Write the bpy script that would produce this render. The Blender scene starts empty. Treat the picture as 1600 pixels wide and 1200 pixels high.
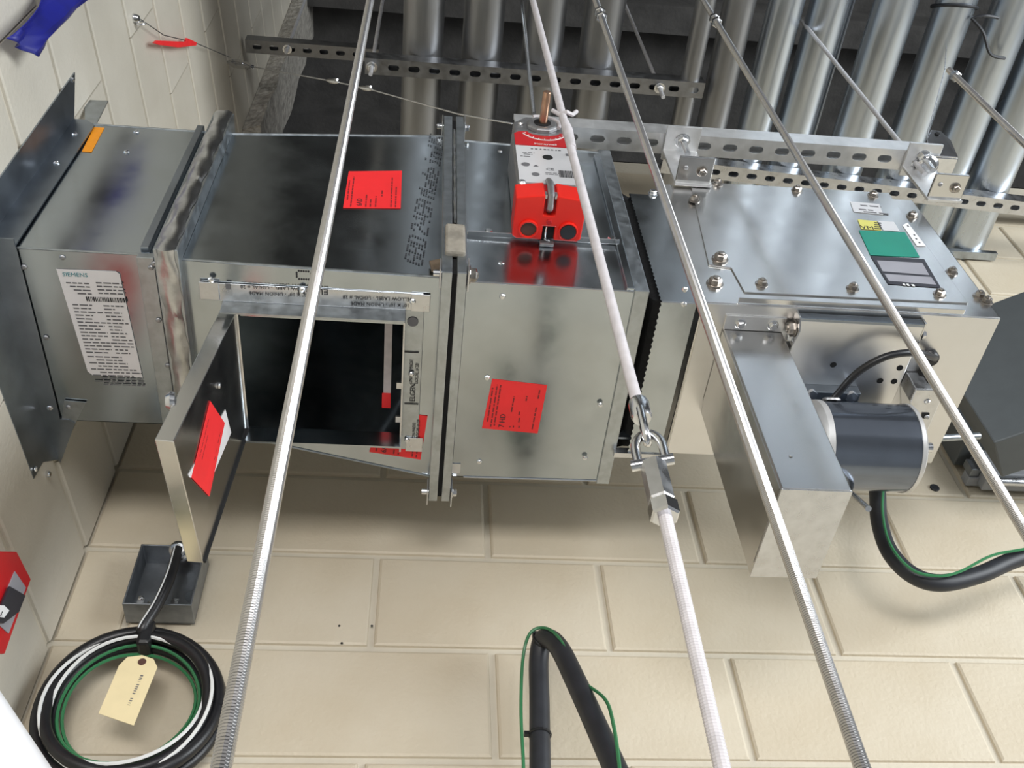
import bpy, bmesh, math, random
from mathutils import Vector, Matrix
random.seed(7)
SC = bpy.context.scene
COL = SC.collection

# ------------------------------------------------------------------ camera
H = 1.60                                   # lens height above the floor; all coordinates below are relative to the lens
FPX, YAW, PITCH, ROLL = 1569.0, 0.153371, 0.896717, -0.0758728
cy, sy, cp, sp = math.cos(YAW), math.sin(YAW), math.cos(PITCH), math.sin(PITCH)
FWD = Vector((sy * cp, cy * cp, sp)); _r = Vector((cy, -sy, 0)); _u = _r.cross(FWD)
RGT = _r * math.cos(ROLL) + _u * math.sin(ROLL)
UPV = -_r * math.sin(ROLL) + _u * math.cos(ROLL)
cam = bpy.data.objects.new('camera', bpy.data.cameras.new('camera'))
COL.objects.link(cam)
cam.data.sensor_fit = 'HORIZONTAL'; cam.data.sensor_width = 36.0
cam.data.lens = 36.0 * FPX / 1600.0
cam.data.clip_start = 0.02
cam.matrix_world = Matrix(((RGT.x, UPV.x, -FWD.x, 0), (RGT.y, UPV.y, -FWD.y, 0), (RGT.z, UPV.z, -FWD.z, H), (0, 0, 0, 1)))
SC.camera = cam

# ------------------------------------------------------------------ world, lights, exposure
w = bpy.data.worlds.new('world'); SC.world = w; w.use_nodes = True
w.node_tree.nodes['Background'].inputs[0].default_value = (0.93, 0.96, 1.0, 1)
w.node_tree.nodes['Background'].inputs[1].default_value = 0.38

def area(name, loc, target, sx, sy_, power, col=(1, 1, 1)):
    l = bpy.data.lights.new(name, 'AREA'); l.shape = 'RECTANGLE'; l.size = sx; l.size_y = sy_; l.energy = power; l.color = col
    o = bpy.data.objects.new(name, l); COL.objects.link(o)
    o.location = Vector(loc) + Vector((0, 0, H))
    d = Vector(target) - Vector(loc)
    o.rotation_euler = d.to_track_quat('-Z', 'Y').to_euler()
    return o
area('window_daylight', (4.6, -1.5, 1.0), (1.2, 1.2, 1.6), 3.0, 2.4, 190, (0.92, 0.97, 1.0)).data.spread = math.radians(130)
area('shop_light', (-0.2, -2.6, -0.1), (0.0, 1.4, 0.5), 2.6, 0.8, 46, (1.0, 0.98, 0.96)).data.spread = math.radians(95)

SC.view_settings.view_transform = 'Standard'; SC.view_settings.look = 'None'
SC.view_settings.exposure = -0.35; SC.view_settings.gamma = 1.0
SC.view_settings.use_curve_mapping = False

# ------------------------------------------------------------------ helpers
def ray(px, py):
    return RGT * ((px - 800) / FPX) - UPV * ((py - 600) / FPX) + FWD
def at(px, py, ax, v):
    d = ray(px, py); k = 'xyz'.index(ax); return d * (v / d[k])
def atp(px, py, p0, n):
    d = ray(px, py); n = Vector(n); return d * (n.dot(Vector(p0)) / n.dot(d))
def atr(px, py, R):
    d = ray(px, py); return d * (R / math.hypot(d.x, d.y))

WSK = 0.068                                  # the left wall is not quite square to the back wall
def atw(px, py, off=0.0):                    # point on the left wall, off = distance out of it
    return atp(px, py, (-0.567 + off, 1.396, 0), (1, -WSK, 0))
def xw(y): return -0.567 - WSK * (1.396 - y)
NW = Vector((1, -WSK, 0)).normalized()
BASE = {}
def settle(o, base):
    o.location = base; BASE[o.name] = Vector(base)
def tag(o, label=None, cat=None, group=None, kind=None):
    if label: o['label'] = label
    if cat: o['category'] = cat
    if group: o['group'] = group
    if kind: o['kind'] = kind
    return o
def thing(name, label, cat, base, group=None, kind=None):
    o = bpy.data.objects.new(name, None); COL.objects.link(o); o.empty_display_size = 0.05
    settle(o, Vector(base) + Vector((0, 0, H)))
    return tag(o, label, cat, group, kind)
def rootbase(o):
    b = Vector((0, 0, 0))
    while o is not None:
        b = b + BASE.get(o.name, Vector((0, 0, 0))); o = o.parent
    return b

class MB:
    def __init__(s): s.v = []; s.f = []; s.m = []; s.mi = 0
    def add(s, vs, fs):
        n = len(s.v); s.v += [Vector(p) for p in vs]
        for f in fs: s.f.append([i + n for i in f]); s.m.append(s.mi)
        return s
    def box(s, x0, x1, y0, y1, z0, z1):
        return s.hexa([(x0, y0, z0), (x1, y0, z0), (x1, y1, z0), (x0, y1, z0), (x0, y0, z1), (x1, y0, z1), (x1, y1, z1), (x0, y1, z1)])
    def hexa(s, p):
        return s.add(p, [(0, 3, 2, 1), (4, 5, 6, 7), (0, 1, 5, 4), (1, 2, 6, 5), (2, 3, 7, 6), (3, 0, 4, 7)])
    def slab(s, pts, off):
        n = len(pts); off = Vector(off)
        a = [Vector(p) for p in pts]; b = [p + off for p in a]
        return s.add(a + b, [tuple(range(n))[::-1], tuple(range(n, 2 * n))] + [(i, (i + 1) % n, n + (i + 1) % n, n + i) for i in range(n)])
    def ringslab(s, outer, inner, off):
        n = len(outer); off = Vector(off)
        vs = [Vector(p) for p in outer] + [Vector(p) for p in inner]
        vs += [p + off for p in vs]
        fs = []
        for i in range(n):
            j = (i + 1) % n
            fs += [(i, j, n + j, n + i), (2 * n + i, 3 * n + i, 3 * n + j, 2 * n + j), (i, 2 * n + i, 2 * n + j, j), (n + i, n + j, 3 * n + j, 3 * n + i)]
        return s.add(vs, fs)
    def lathe(s, o, d, prof, n=16, ref=None, cap=True):
        o = Vector(o); d = Vector(d).normalized()
        a = Vector(ref) if ref else (Vector((1, 0, 0)) if abs(d.x) < 0.8 else Vector((0, 1, 0)))
        e1 = (a - d * a.dot(d)).normalized(); e2 = d.cross(e1)
        vs = []; fs = []
        for t, r in prof:
            for k in range(n):
                an = 2 * math.pi * (k + 0.5) / n
                vs.append(o + d * t + e1 * (r * math.cos(an)) + e2 * (r * math.sin(an)))
        for i in range(len(prof) - 1):
            for k in range(n):
                fs.append((i * n + k, i * n + (k + 1) % n, (i + 1) * n + (k + 1) % n, (i + 1) * n + k))
        if cap:
            fs.append(tuple(range(n))[::-1]); m = (len(prof) - 1) * n; fs.append(tuple(range(m, m + n)))
        return s.add(vs, fs)
    def cyl(s, a, b, r, n=16, r2=None):
        a = Vector(a); b = Vector(b)
        return s.lathe(a, b - a, [(0, r), ((b - a).length, r if r2 is None else r2)], n)
    def tube(s, pts, r, n=10, cap=True):
        P = [Vector(p) for p in pts]; rs = r if isinstance(r, (list, tuple)) else [r] * len(P)
        vs = []; fs = []; e = None
        for i, p in enumerate(P):
            t = (P[min(i + 1, len(P) - 1)] - P[max(i - 1, 0)]).normalized()
            if e is None:
                a = Vector((0, 0, 1)) if abs(t.z) < 0.8 else Vector((1, 0, 0)); e = (a - t * a.dot(t)).normalized()
            else:
                e = (e - t * e.dot(t)).normalized()
            g = t.cross(e)
            for k in range(n):
                an = 2 * math.pi * k / n
                vs.append(p + e * (rs[i] * math.cos(an)) + g * (rs[i] * math.sin(an)))
        for i in range(len(P) - 1):
            for k in range(n):
                fs.append((i * n + k, i * n + (k + 1) % n, (i + 1) * n + (k + 1) % n, (i + 1) * n + k))
        if cap:
            fs.append(tuple(range(n))[::-1]); m = (len(P) - 1) * n; fs.append(tuple(range(m, m + n)))
        return s.add(vs, fs)
    def mesh(s, name, base=Vector((0, 0, 0))):
        me = bpy.data.meshes.new(name)
        me.from_pydata([tuple(p + Vector((0, 0, H)) - base) for p in s.v], [], s.f)
        for p, m in zip(me.polygons, s.m): p.material_index = m
        bm = bmesh.new(); bm.from_mesh(me); bmesh.ops.recalc_face_normals(bm, faces=bm.faces); bm.to_mesh(me); bm.free()
        me.validate(); return me
    def build(s, name, mat, parent=None, bevel=0.0, smooth=False, seg=2):
        b = rootbase(parent) if parent else None
        if parent is None:
            lo = Vector((min(p.x for p in s.v), min(p.y for p in s.v), min(p.z for p in s.v) + H)); hi = Vector((max(p.x for p in s.v), max(p.y for p in s.v), 0))
            b = Vector(((lo.x + hi.x) / 2, (lo.y + hi.y) / 2, lo.z))
        me = s.mesh(name, b)
        for m in (mat if isinstance(mat, (list, tuple)) else [mat]): me.materials.append(m)
        o = bpy.data.objects.new(name, me); COL.objects.link(o)
        if parent is None: settle(o, b)
        else: o.parent = parent
        if bevel:
            md = o.modifiers.new('bevel', 'BEVEL'); md.width = bevel; md.segments = seg; md.limit_method = 'ANGLE'; md.angle_limit = math.radians(35)
        if smooth:
            me.polygons.foreach_set('use_smooth', [True] * len(me.polygons))
            try: me.set_sharp_from_angle(angle=math.radians(40))
            except Exception: pass
        return o

def spline(pts, n=8):
    P = [Vector(p) for p in pts]; out = []
    for i in range(len(P) - 1):
        p0 = P[max(i - 1, 0)]; p1 = P[i]; p2 = P[i + 1]; p3 = P[min(i + 2, len(P) - 1)]
        for k in range(n):
            t = k / n
            out.append(0.5 * ((2 * p1) + (p2 - p0) * t + (2 * p0 - 5 * p1 + 4 * p2 - p3) * t * t + (3 * p1 - p0 - 3 * p2 + p3) * t ** 3))
    out.append(P[-1]); return out

# ------------------------------------------------------------------ materials
def srgb(r, g, b):
    f = lambda c: (c / 255 / 12.92) if c / 255 <= 0.04045 else ((c / 255 + 0.055) / 1.055) ** 2.4
    return (f(r), f(g), f(b), 1)
def mat(name, col, rough=0.5, metal=0.0, var=0.0, scale=30.0, bump=0.0, bscale=200.0, stretch=None, rvar=0.0, col2=None, spec=0.5):
    m = bpy.data.materials.new(name); m.use_nodes = True; nt = m.node_tree; b = nt.nodes['Principled BSDF']
    b.inputs['Roughness'].default_value = rough; b.inputs['Metallic'].default_value = metal
    b.inputs['Specular IOR Level'].default_value = spec
    tc = nt.nodes.new('ShaderNodeTexCoord'); vec = tc.outputs['Object']
    if stretch:
        mp = nt.nodes.new('ShaderNodeMapping'); mp.inputs['Scale'].default_value = stretch; nt.links.new(vec, mp.inputs[0]); vec = mp.outputs[0]
    nz = nt.nodes.new('ShaderNodeTexNoise'); nz.inputs['Scale'].default_value = scale; nz.inputs['Detail'].default_value = 4
    nt.links.new(vec, nz.inputs['Vector'])
    mx = nt.nodes.new('ShaderNodeMix'); mx.data_type = 'RGBA'
    c2 = col2 if col2 else tuple(max(0, c * (1 - var)) for c in col[:3]) + (1,)
    mx.inputs['A'].default_value = c2; mx.inputs['B'].default_value = col
    cr = nt.nodes.new('ShaderNodeMapRange'); cr.inputs['From Min'].default_value = 0.35; cr.inputs['From Max'].default_value = 0.65
    nt.links.new(nz.outputs['Fac'], cr.inputs['Value']); nt.links.new(cr.outputs['Result'], mx.inputs['Factor'])
    nt.links.new(mx.outputs['Result'], b.inputs['Base Color'])
    if rvar:
        rr = nt.nodes.new('ShaderNodeMapRange'); rr.inputs['From Min'].default_value = 0.3; rr.inputs['From Max'].default_value = 0.7
        rr.inputs['To Min'].default_value = max(0.02, rough - rvar); rr.inputs['To Max'].default_value = rough + rvar
        nt.links.new(nz.outputs['Fac'], rr.inputs['Value']); nt.links.new(rr.outputs['Result'], b.inputs['Roughness'])
    if bump:
        n2 = nt.nodes.new('ShaderNodeTexNoise'); n2.inputs['Scale'].default_value = bscale; n2.inputs['Detail'].default_value = 3
        nt.links.new(vec, n2.inputs['Vector'])
        bp = nt.nodes.new('ShaderNodeBump'); bp.inputs['Strength'].default_value = 1.0; bp.inputs['Distance'].default_value = bump
        nt.links.new(n2.outputs['Fac'], bp.inputs['Height']); nt.links.new(bp.outputs['Normal'], b.inputs['Normal'])
    return m
M = {}
M['block'] = mat('painted_block', (0.60, 0.535, 0.42, 1), 0.55, 0, 0, 4.0, 0.0010, 130, col2=(0.54, 0.465, 0.345, 1))
M['mortar'] = mat('painted_mortar', (0.59, 0.54, 0.44, 1), 0.6, 0, 0.08, 12, 0.001, 90)
M['block_grey'] = mat('painted_block_grey', (0.60, 0.56, 0.48, 1), 0.5, 0, 0, 4.0, 0.0008, 140, col2=(0.53, 0.49, 0.41, 1))
M['concrete'] = mat('rough_concrete', (0.46, 0.43, 0.38, 1), 0.9, 0, 0.4, 40, 0.012, 60)
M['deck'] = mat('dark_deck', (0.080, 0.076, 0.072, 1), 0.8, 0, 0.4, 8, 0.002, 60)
M['floor'] = mat('floor_concrete', (0.40, 0.42, 0.45, 1), 0.6, 0, 0.2, 3, 0.0005, 60)
M['galv'] = mat('galvanized', (0.48, 0.525, 0.56, 1), 0.20, 1, 0.14, 14, 0.00012, 22, rvar=0.06)
M['galv_rough'] = mat('galvanized_dull', (0.50, 0.54, 0.57, 1), 0.36, 1, 0.2, 60, 0.0002, 120, rvar=0.08)
M['galv_dark'] = mat('galvanized_dark', (0.36, 0.40, 0.45, 1), 0.34, 1, 0.22, 16, 0.00015, 30, rvar=0.05)
M['sealant'] = mat('foil_sealant', (0.66, 0.67, 0.68, 1), 0.28, 1, 0.3, 40, 0.0008, 50)
M['steel'] = mat('brushed_stainless', (0.69, 0.685, 0.675, 1), 0.23, 1, 0.04, 25, rvar=0.04)
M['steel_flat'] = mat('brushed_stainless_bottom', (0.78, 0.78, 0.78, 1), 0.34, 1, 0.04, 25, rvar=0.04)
M['pipe'] = mat('galvanized_conduit', (0.64, 0.70, 0.77, 1), 0.31, 1, 0.16, 25, 0.00025, 90, stretch=(1, 0.15, 1), rvar=0.07)
M['pipe_shaded'] = mat('shaded_conduit', (0.36, 0.365, 0.375, 1), 0.42, 1, 0.2, 25, 0.00025, 90, stretch=(1, 0.15, 1), rvar=0.07)  # darker copy of the conduit metal: weak light at left put into the colour
M['strut_shaded'] = mat('shaded_strut', (0.33, 0.335, 0.35, 1), 0.40, 1, 0.2, 50, 0.0002, 120, rvar=0.08)  # strut metal darkened in its colour for the dim left side
M['strut'] = mat('zinc_strut', (0.70, 0.71, 0.73, 1), 0.32, 1, 0.15, 50, 0.0002, 120, rvar=0.08)
M['strut_bright'] = mat('bright_strut', (0.86, 0.865, 0.87, 1), 0.38, 0.85, 0.1, 50, 0.0001, 120, rvar=0.06)
M['zinc'] = mat('bright_zinc', (0.80, 0.81, 0.83, 1), 0.18, 1, 0.1, 80)
M['rod'] = mat('zinc_rod', (0.50, 0.49, 0.485, 1), 0.24, 1, 0.12, 120)
M['zinc_dull'] = mat('dull_zinc', (0.62, 0.62, 0.64, 1), 0.45, 0.35, 0.15, 60)
M['white_rod'] = mat('white_painted_rod', (0.62, 0.59, 0.61, 1), 0.45, 0, 0.15, 60)
M['black'] = mat('black_rubber', (0.012, 0.012, 0.014, 1), 0.38, 0, 0.3, 60)
M['blackm'] = mat('black_matte', (0.006, 0.006, 0.007, 1), 0.85, 0, 0.3, 60, 0.0006, 200)
M['fabric'] = mat('black_fabric', (0.010, 0.010, 0.011, 1), 0.9, 0, 0.3, 100, 0.001, 300)
M['hose'] = mat('grey_black_hose', (0.020, 0.022, 0.028, 1), 0.5, 0, 0.3, 30)
M['green'] = mat('green_wire', (0.035, 0.19, 0.075, 1), 0.4, 0, 0.1, 30)
M['white'] = mat('white_paper', (0.80, 0.78, 0.79, 1), 0.45, 0, 0.04, 30)
M['stripe'] = mat('white_stripe', (0.72, 0.73, 0.72, 1), 0.4)
M['ink'] = mat('print_ink', (0.02, 0.02, 0.025, 1), 0.6)
M['inkgrey'] = mat('grey_print', (0.13, 0.13, 0.14, 1), 0.6)
M['inkred'] = mat('dark_red_print', (0.22, 0.015, 0.018, 1), 0.6)
M['redlab'] = mat('red_label', srgb(246, 46, 50), 0.55, 0, 0.08, 20)
M['redplast'] = mat('red_plastic', srgb(228, 38, 26), 0.32, 0, 0.05, 20)
M['reddeep'] = mat('deep_red', srgb(190, 20, 28), 0.35, 0, 0.1, 20)
M['orange'] = mat('orange_label', srgb(240, 150, 20), 0.5, 0, 0.1, 90)
M['teal'] = mat('teal_label', srgb(0, 132, 112), 0.35, 0, 0.1, 12)
M['yellow'] = mat('yellow_label', srgb(205, 200, 110), 0.5)
M['greylab'] = mat('grey_label', srgb(150, 150, 158), 0.4, 0, 0.12, 20)
M['darklab'] = mat('black_label', srgb(42, 42, 50), 0.4)
M['tealink'] = mat('teal_print', srgb(40, 130, 140), 0.5)
M['copper'] = mat('copper_shaft', (0.66, 0.40, 0.27, 1), 0.3, 1, 0.3, 40)
M['alu'] = mat('cast_aluminium', (0.42, 0.42, 0.43, 1), 0.45, 0.9, 0.15, 120)
M['platewhite'] = mat('label_plate', (0.66, 0.66, 0.68, 1), 0.35, 0.2, 0.04, 20)
M['bolt'] = mat('bolt_steel', (0.52, 0.48, 0.44, 1), 0.28, 1, 0.4, 120)
M['motor'] = mat('motor_shell', (0.20, 0.225, 0.27, 1), 0.16, 0.85, 0.1, 20)
M['motorcap'] = mat('motor_endbell', (0.70, 0.69, 0.68, 1), 0.35, 0.6, 0.1, 40)
M['unit'] = mat('grey_enamel', (0.085, 0.095, 0.10, 1), 0.5, 0, 0.08, 30)
M['unitlight'] = mat('light_grey_enamel', (0.30, 0.31, 0.33, 1), 0.4, 0, 0.08, 30)
M['blue'] = mat('blue_sheet', (0.012, 0.016, 0.25, 1), 0.45, 0, 0.35, 12)
M['manila'] = mat('manila_tag', srgb(232, 216, 172), 0.7, 0, 0.06, 30)
M['brown'] = mat('brown_grommet', (0.09, 0.04, 0.03, 1), 0.6)
M['caulk'] = mat('duct_caulk', (0.30, 0.275, 0.23, 1), 0.7, 0, 0.3, 60, 0.002, 90)
M['rust'] = mat('rust_sealer', (0.17, 0.125, 0.085, 1), 0.7, 0.1, 0.5, 90, 0.002, 90)
M['boxsteel'] = mat('box_steel', (0.30, 0.32, 0.345, 1), 0.42, 0.9, 0.25, 40)
M['whitep'] = mat('white_paint', (0.80, 0.80, 0.82, 1), 0.35)

# ------------------------------------------------------------------ shared small hardware
def hexbolt(name, r, m, washer=True, tip=0.0):
    b = MB()
    if washer: b.lathe((0, 0, -H), (0, 0, 1), [(0, r * 1.35), (0.0012, r * 1.35), (0.0016, r * 1.2)], 14)
    b.lathe((0, 0, 0.0014 - H), (0, 0, 1), [(0, r), (r * 0.75, r), (r * 0.95, r * 0.8)], 6)
    if tip: b.lathe((0, 0, -H), (0, 0, 1), [(0, r * 0.5), (tip, r * 0.5), (tip + 0.001, r * 0.4)], 8)
    me = b.mesh(name); me.materials.append(m); return me
def panscrew(name, r, m):
    b = MB(); b.lathe((0, 0, -H), (0, 0, 1), [(0, r), (r * 0.25, r), (r * 0.55, r * 0.75), (r * 0.7, r * 0.35)], 10)
    b.box(-r * .7, r * .7, -r * .12, r * .12, r * .6 - H, r * .78 - H)
    me = b.mesh(name); me.materials.append(m); return me
ME = {'screw': panscrew('screw', 0.0048, M['zinc']), 'screw_dark': panscrew('screw_dark', 0.0042, M['alu']), 'hex': hexbolt('hex_bolt', 0.0065, M['zinc']),
      'hexd': hexbolt('hex_bolt_dark', 0.0075, M['bolt'], True, 0.010), 'big': hexbolt('hex_bolt_large', 0.010, M['bolt'], True, 0.012),
      'nut': hexbolt('hex_nut', 0.011, M['zinc'], True, 0.0)}
def fix(kind, parent, p, n, name='screw', spin=None):
    o = bpy.data.objects.new(name, ME[kind]); COL.objects.link(o); o.parent = parent
    o.location = Vector(p) + Vector((0, 0, H)) - rootbase(parent)
    q = Vector(n).to_track_quat('Z', 'Y'); o.rotation_mode = 'QUATERNION'
    o.rotation_quaternion = q @ Vector((0, 0, 1)).rotation_difference(Vector((0, 0, 1)))
    o.rotation_quaternion = q @ Matrix.Rotation(spin if spin is not None else random.uniform(0, 3), 3, 'Z').to_quaternion()
    return o

# text and print
def text(name, s, o, u, v, size, m, parent, align='LEFT', shear=0.0):
    cu = bpy.data.curves.new('t', 'FONT'); cu.body = s; cu.size = size; cu.extrude = 0.00012; cu.align_x = align; cu.shear = shear; cu.resolution_u = 2
    t = bpy.data.objects.new('t', cu); COL.objects.link(t)
    me = bpy.data.meshes.new_from_object(t.evaluated_get(bpy.context.evaluated_depsgraph_get())); me.name = name
    bpy.data.objects.remove(t)
    u = Vector(u).normalized(); v = Vector(v); v = (v - u * v.dot(u)).normalized(); n = u.cross(v)
    base = rootbase(parent); o = Vector(o) + Vector((0, 0, H)) - base
    for vt in me.vertices: vt.co = o + u * vt.co.x + v * vt.co.y + n * vt.co.z
    me.materials.clear(); me.materials.append(m)
    ob = bpy.data.objects.new(name, me); COL.objects.link(ob); ob.parent = parent; return ob
def scribble(b, o, u, v, rows, h, n, dens=0.75, word=(2.0, 6.0)):
    """rows: (u0, u1, vpos): dashes standing for print too small to read"""
    o = Vector(o); u = Vector(u); v = Vector(v)
    for a0, a1, vv in rows:
        a = a0
        while a < a1:
            wd = min(random.uniform(*word) * h, a1 - a)
            p = o + u * a + v * vv
            b.slab([p, p + u * wd, p + u * wd + v * h, p + v * h], Vector(n) * 0.00015)
            a += wd + h * random.uniform(0.5, 1.0) / dens
DOT = {'G': '01110 10001 10000 10111 10001 10001 01110', 'B': '11110 10001 10001 11110 10001 10001 11110', 'D': '11110 10001 10001 10001 10001 10001 11110',
       '2': '01110 10001 00001 00110 01000 10000 11111', '4': '00010 00110 01010 10010 11111 00010 00010', 'A': '01110 10001 10001 11111 10001 10001 10001',
       'M': '10001 11011 10101 10101 10001 10001 10001', 'a': '00000 00000 01110 00001 01111 10001 01111', 'd': '00001 00001 01101 10011 10001 10011 01101',
       'e': '00000 00000 01110 10001 11111 10000 01110', 'i': '00100 00000 01100 00100 00100 00100 01110', 'n': '00000 00000 10110 11001 10001 10001 10001',
       'U': '10001 10001 10001 10001 10001 10001 01110', 'S': '01111 10000 10000 01110 00001 00001 11110', 'O': '01110 10001 10001 10001 10001 10001 01110', ' ': '00000 ' * 7}
def dots(b, s, o, u, v, pu, pv, r, n, shear=0.0):
    o = Vector(o); u = Vector(u); v = Vector(v); x = 0
    for ch in s:
        rows = DOT[ch].split()
        for j, row in enumerate(rows):
            for i, c in enumerate(row):
                if c == '1' and random.random() < 0.93:
                    p = o + u * ((x + i) * pu + (6 - j) * shear) + v * ((6 - j) * pv)
                    q = [p + u * (r * math.cos(k * math.pi / 3)) + v * (r * math.sin(k * math.pi / 3)) for k in range(6)]
                    b.slab(q, Vector(n) * 0.00015)
        x += 6 if ch != ' ' else 2.2
def stuff(o): o['kind'] = 'stuff'; return o

# ================================================================== SETTING
XL, D = -0.567, 1.396
CH = 0.2032; BW = 0.4064; J = 0.0105
fl = MB(); fl.box(-3.5, 6.0, -6.0, 2.4, -H - 0.1, -H); tag(fl.build('floor', M['floor']), 'plain grey concrete floor of the room below', None, None, 'structure')

def block_mesh(wd, hd, m, cx=0.005):
    """a block face: front plane proud of the joint with rounded arrises; local x along wall, z up, y = out of the wall"""
    c = 0.005; dpt = 0.006
    b = MB()
    def rect(x0, x1, z0, z1, y): return [(x0, y, z0 - H), (x1, y, z0 - H), (x1, y, z1 - H), (x0, y, z1 - H)]
    r0 = rect(0, wd, 0, hd, 0); r1 = rect(cx * .24, wd - cx * .24, .0012, hd - .0012, -dpt + .002); r2 = rect(cx, wd - cx, c, hd - c, -dpt)
    fs = [(8, 9, 10, 11)]
    for i in range(4):
        j = (i + 1) % 4; fs += [(i, j, 4 + j, 4 + i), (4 + i, 4 + j, 8 + j, 8 + i)]
    b.add(r0 + r1 + r2, fs)
    me = b.mesh('block'); me.materials.append(m)
    # outward normals (-y)
    for p in me.polygons:
        pass
    me.polygons.foreach_set('use_smooth', [False] * len(me.polygons))
    return me
BM = {}
def block(parent, base, x0, x1, z0, z1, m, rotz):
    k = (round(x1 - x0, 3), round(z1 - z0, 3), m.name)
    if k not in BM: BM[k] = block_mesh(x1 - x0, z1 - z0, m, 0.0008 if m is M['block_grey'] else 0.005)
    o = bpy.data.objects.new('block', BM[k]); COL.objects.link(o); o.parent = parent; o.rotation_euler = (0, 0, rotz)
    return o
# back wall
ZT = 2.95
wb = MB(); wb.box(-1.2, 3.2, D + 0.006, D + 0.2, -H, ZT)
wall_back = tag(wb.build('wall_back', M['mortar']), 'cream painted concrete block wall behind the duct', None, None, 'structure')
bb = rootbase(wall_back)
zA, xA = 1.4505, 0.1473
k = -5
while zA + k * CH < ZT - 0.1:
    z0 = zA + k * CH + J / 2; z1 = zA + (k + 1) * CH - J / 2
    off = 0.0 if k % 2 == 1 else BW / 2                     # k=-1 is the course with joints at xA
    for i in range(-3, 6):
        x0 = xA + off + i * BW + J / 2; x1 = x0 + BW - J
        x0c = max(x0, XL + 0.001)
        if x1 - x0c < 0.03 or x0 > 2.2: continue
        o = block(wall_back, bb, x0c, x1, z0, min(z1, ZT), M['block'], 0)
        o.location = Vector((x0c, D + 0.006, z0 + H)) - bb
    k += 1
# left wall
wl = MB(); YN = -2.2
wl.hexa([(xw(YN) - .2, YN, -H), (xw(YN) - .006, YN, -H), (XL - .006, D, -H), (XL - .2, D, -H), (xw(YN) - .2, YN, 4.4), (xw(YN) - .006, YN, 4.4), (XL - .006, D, 4.4), (XL - .2, D, 4.4)])
wall_left = tag(wl.build('wall_left', M['mortar']), 'cream painted concrete block wall the duct passes through', None, None, 'structure')
lb = rootbase(wall_left)
LB = [1.4505 + 0.2070 * i for i in range(-5, 15)]
for i in range(len(LB) - 1):
    z0 = LB[i] + J / 2; z1 = LB[i + 1] - J / 2
    a = D; first = True
    while a > -0.3:
        ln = (BW / 2 if (i % 2 == 0 and first) else BW); first = False
        o = block(wall_left, lb, 0, ln - .0015, z0, z1, M['block_grey'], math.pi / 2 - math.atan(WSK))
        y_ = a - ln + .0008
        o.location = Vector((xw(y_) - 0.006, y_, z0 + H)) - lb
        a -= ln
# rough pier in the corner, dark recess and deck above
cp_ = MB()
n = 9
ptsL = []
for i in range(n + 1):
    z = ZT + (4.4 - ZT) * i / n
    ptsL.append((XL + 0.06 + random.uniform(-.010, .010), z))
for i in range(n):
    (xa, za), (xb, zb) = ptsL[i], ptsL[i + 1]
    cp_.hexa([(XL, D - .02, za), (xa, D - .03 + random.uniform(-.01, .01), za), (xa, D + .2, za), (XL, D + .2, za), (XL, D - .02, zb), (xb, D - .03, zb), (xb, D + .2, zb), (XL, D + .2, zb)])
tag(cp_.build('trim_1', M['concrete']), 'rough bare concrete pier in the corner above the block wall', None, None, 'structure')
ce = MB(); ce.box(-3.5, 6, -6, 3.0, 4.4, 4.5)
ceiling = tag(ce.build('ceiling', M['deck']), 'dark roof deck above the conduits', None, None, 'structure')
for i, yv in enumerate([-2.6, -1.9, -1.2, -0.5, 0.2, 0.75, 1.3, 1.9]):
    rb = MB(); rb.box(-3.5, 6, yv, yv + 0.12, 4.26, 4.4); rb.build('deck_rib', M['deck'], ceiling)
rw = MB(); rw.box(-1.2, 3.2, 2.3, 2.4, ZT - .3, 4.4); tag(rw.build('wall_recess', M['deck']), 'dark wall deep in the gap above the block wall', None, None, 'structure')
# small things in the back wall: plug hole and pin holes
pl = MB(); c = at(1460, 763, 'y', D); pl.lathe((c.x, D - .004, c.z), (0, 1, 0), [(0, .009), (.001, .010), (.006, .010)], 14); pl.lathe((c.x, D - .0045, c.z), (0, 1, 0), [(0, .005), (.0008, .0055)], 10)
tag(pl.build('wall_plug', [M['hose']]), 'small dark round anchor plug in the block wall under the motor', 'plug')

for px, py in ((530, 978), (581, 978), (534, 1005)):
    c = at(px, py, 'y', D); b = MB(); b.lathe((c.x, D - .0002, c.z), (0, -1, 0), [(0, .0022), (.0003, .0022)], 8); b.build('pin_hole', M['blackm'], wall_back)

# ================================================================== CONDUITS ON THE TRAPEZE
def conduit(x, d, z0, label, y0=-2.6, y1=D + 0.02, coup=None, m='pipe'):
    t = thing('conduit', label, 'conduit', (x, y0, z0), 'conduits under the roof deck')
    r = d / 2; b = MB(); b.lathe((x, y0, z0 + r), (0, 1, 0), [(0, r), (y1 - y0, r)], 28); b.build('pipe', M[m], t, smooth=True)
    for yc in (coup or []):
        b = MB(); b.lathe((x, yc, z0 + r), (0, 1, 0), [(0, r * 1.0), (.004, r * 1.1), (.05, r * 1.1), (.054, r)], 28, cap=False); b.build('coupling', M['galv_rough'], t, smooth=True)
    return t
ZS2, ZS4, ZS3, ZS1 = 2.45, 2.41, 1.74, 3.10
ST = 0.041
ord_ = ['first', 'second', 'third', 'fourth']
for i, x in enumerate((-0.02, 0.130, 0.284, 0.430)):
    conduit(x, 0.103, ZS2 + ST, f'dim steel conduit over the long slotted strut, {ord_[i]} from the left wall', coup=[0.70 - 0.004 * i], m='pipe_shaded')
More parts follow.
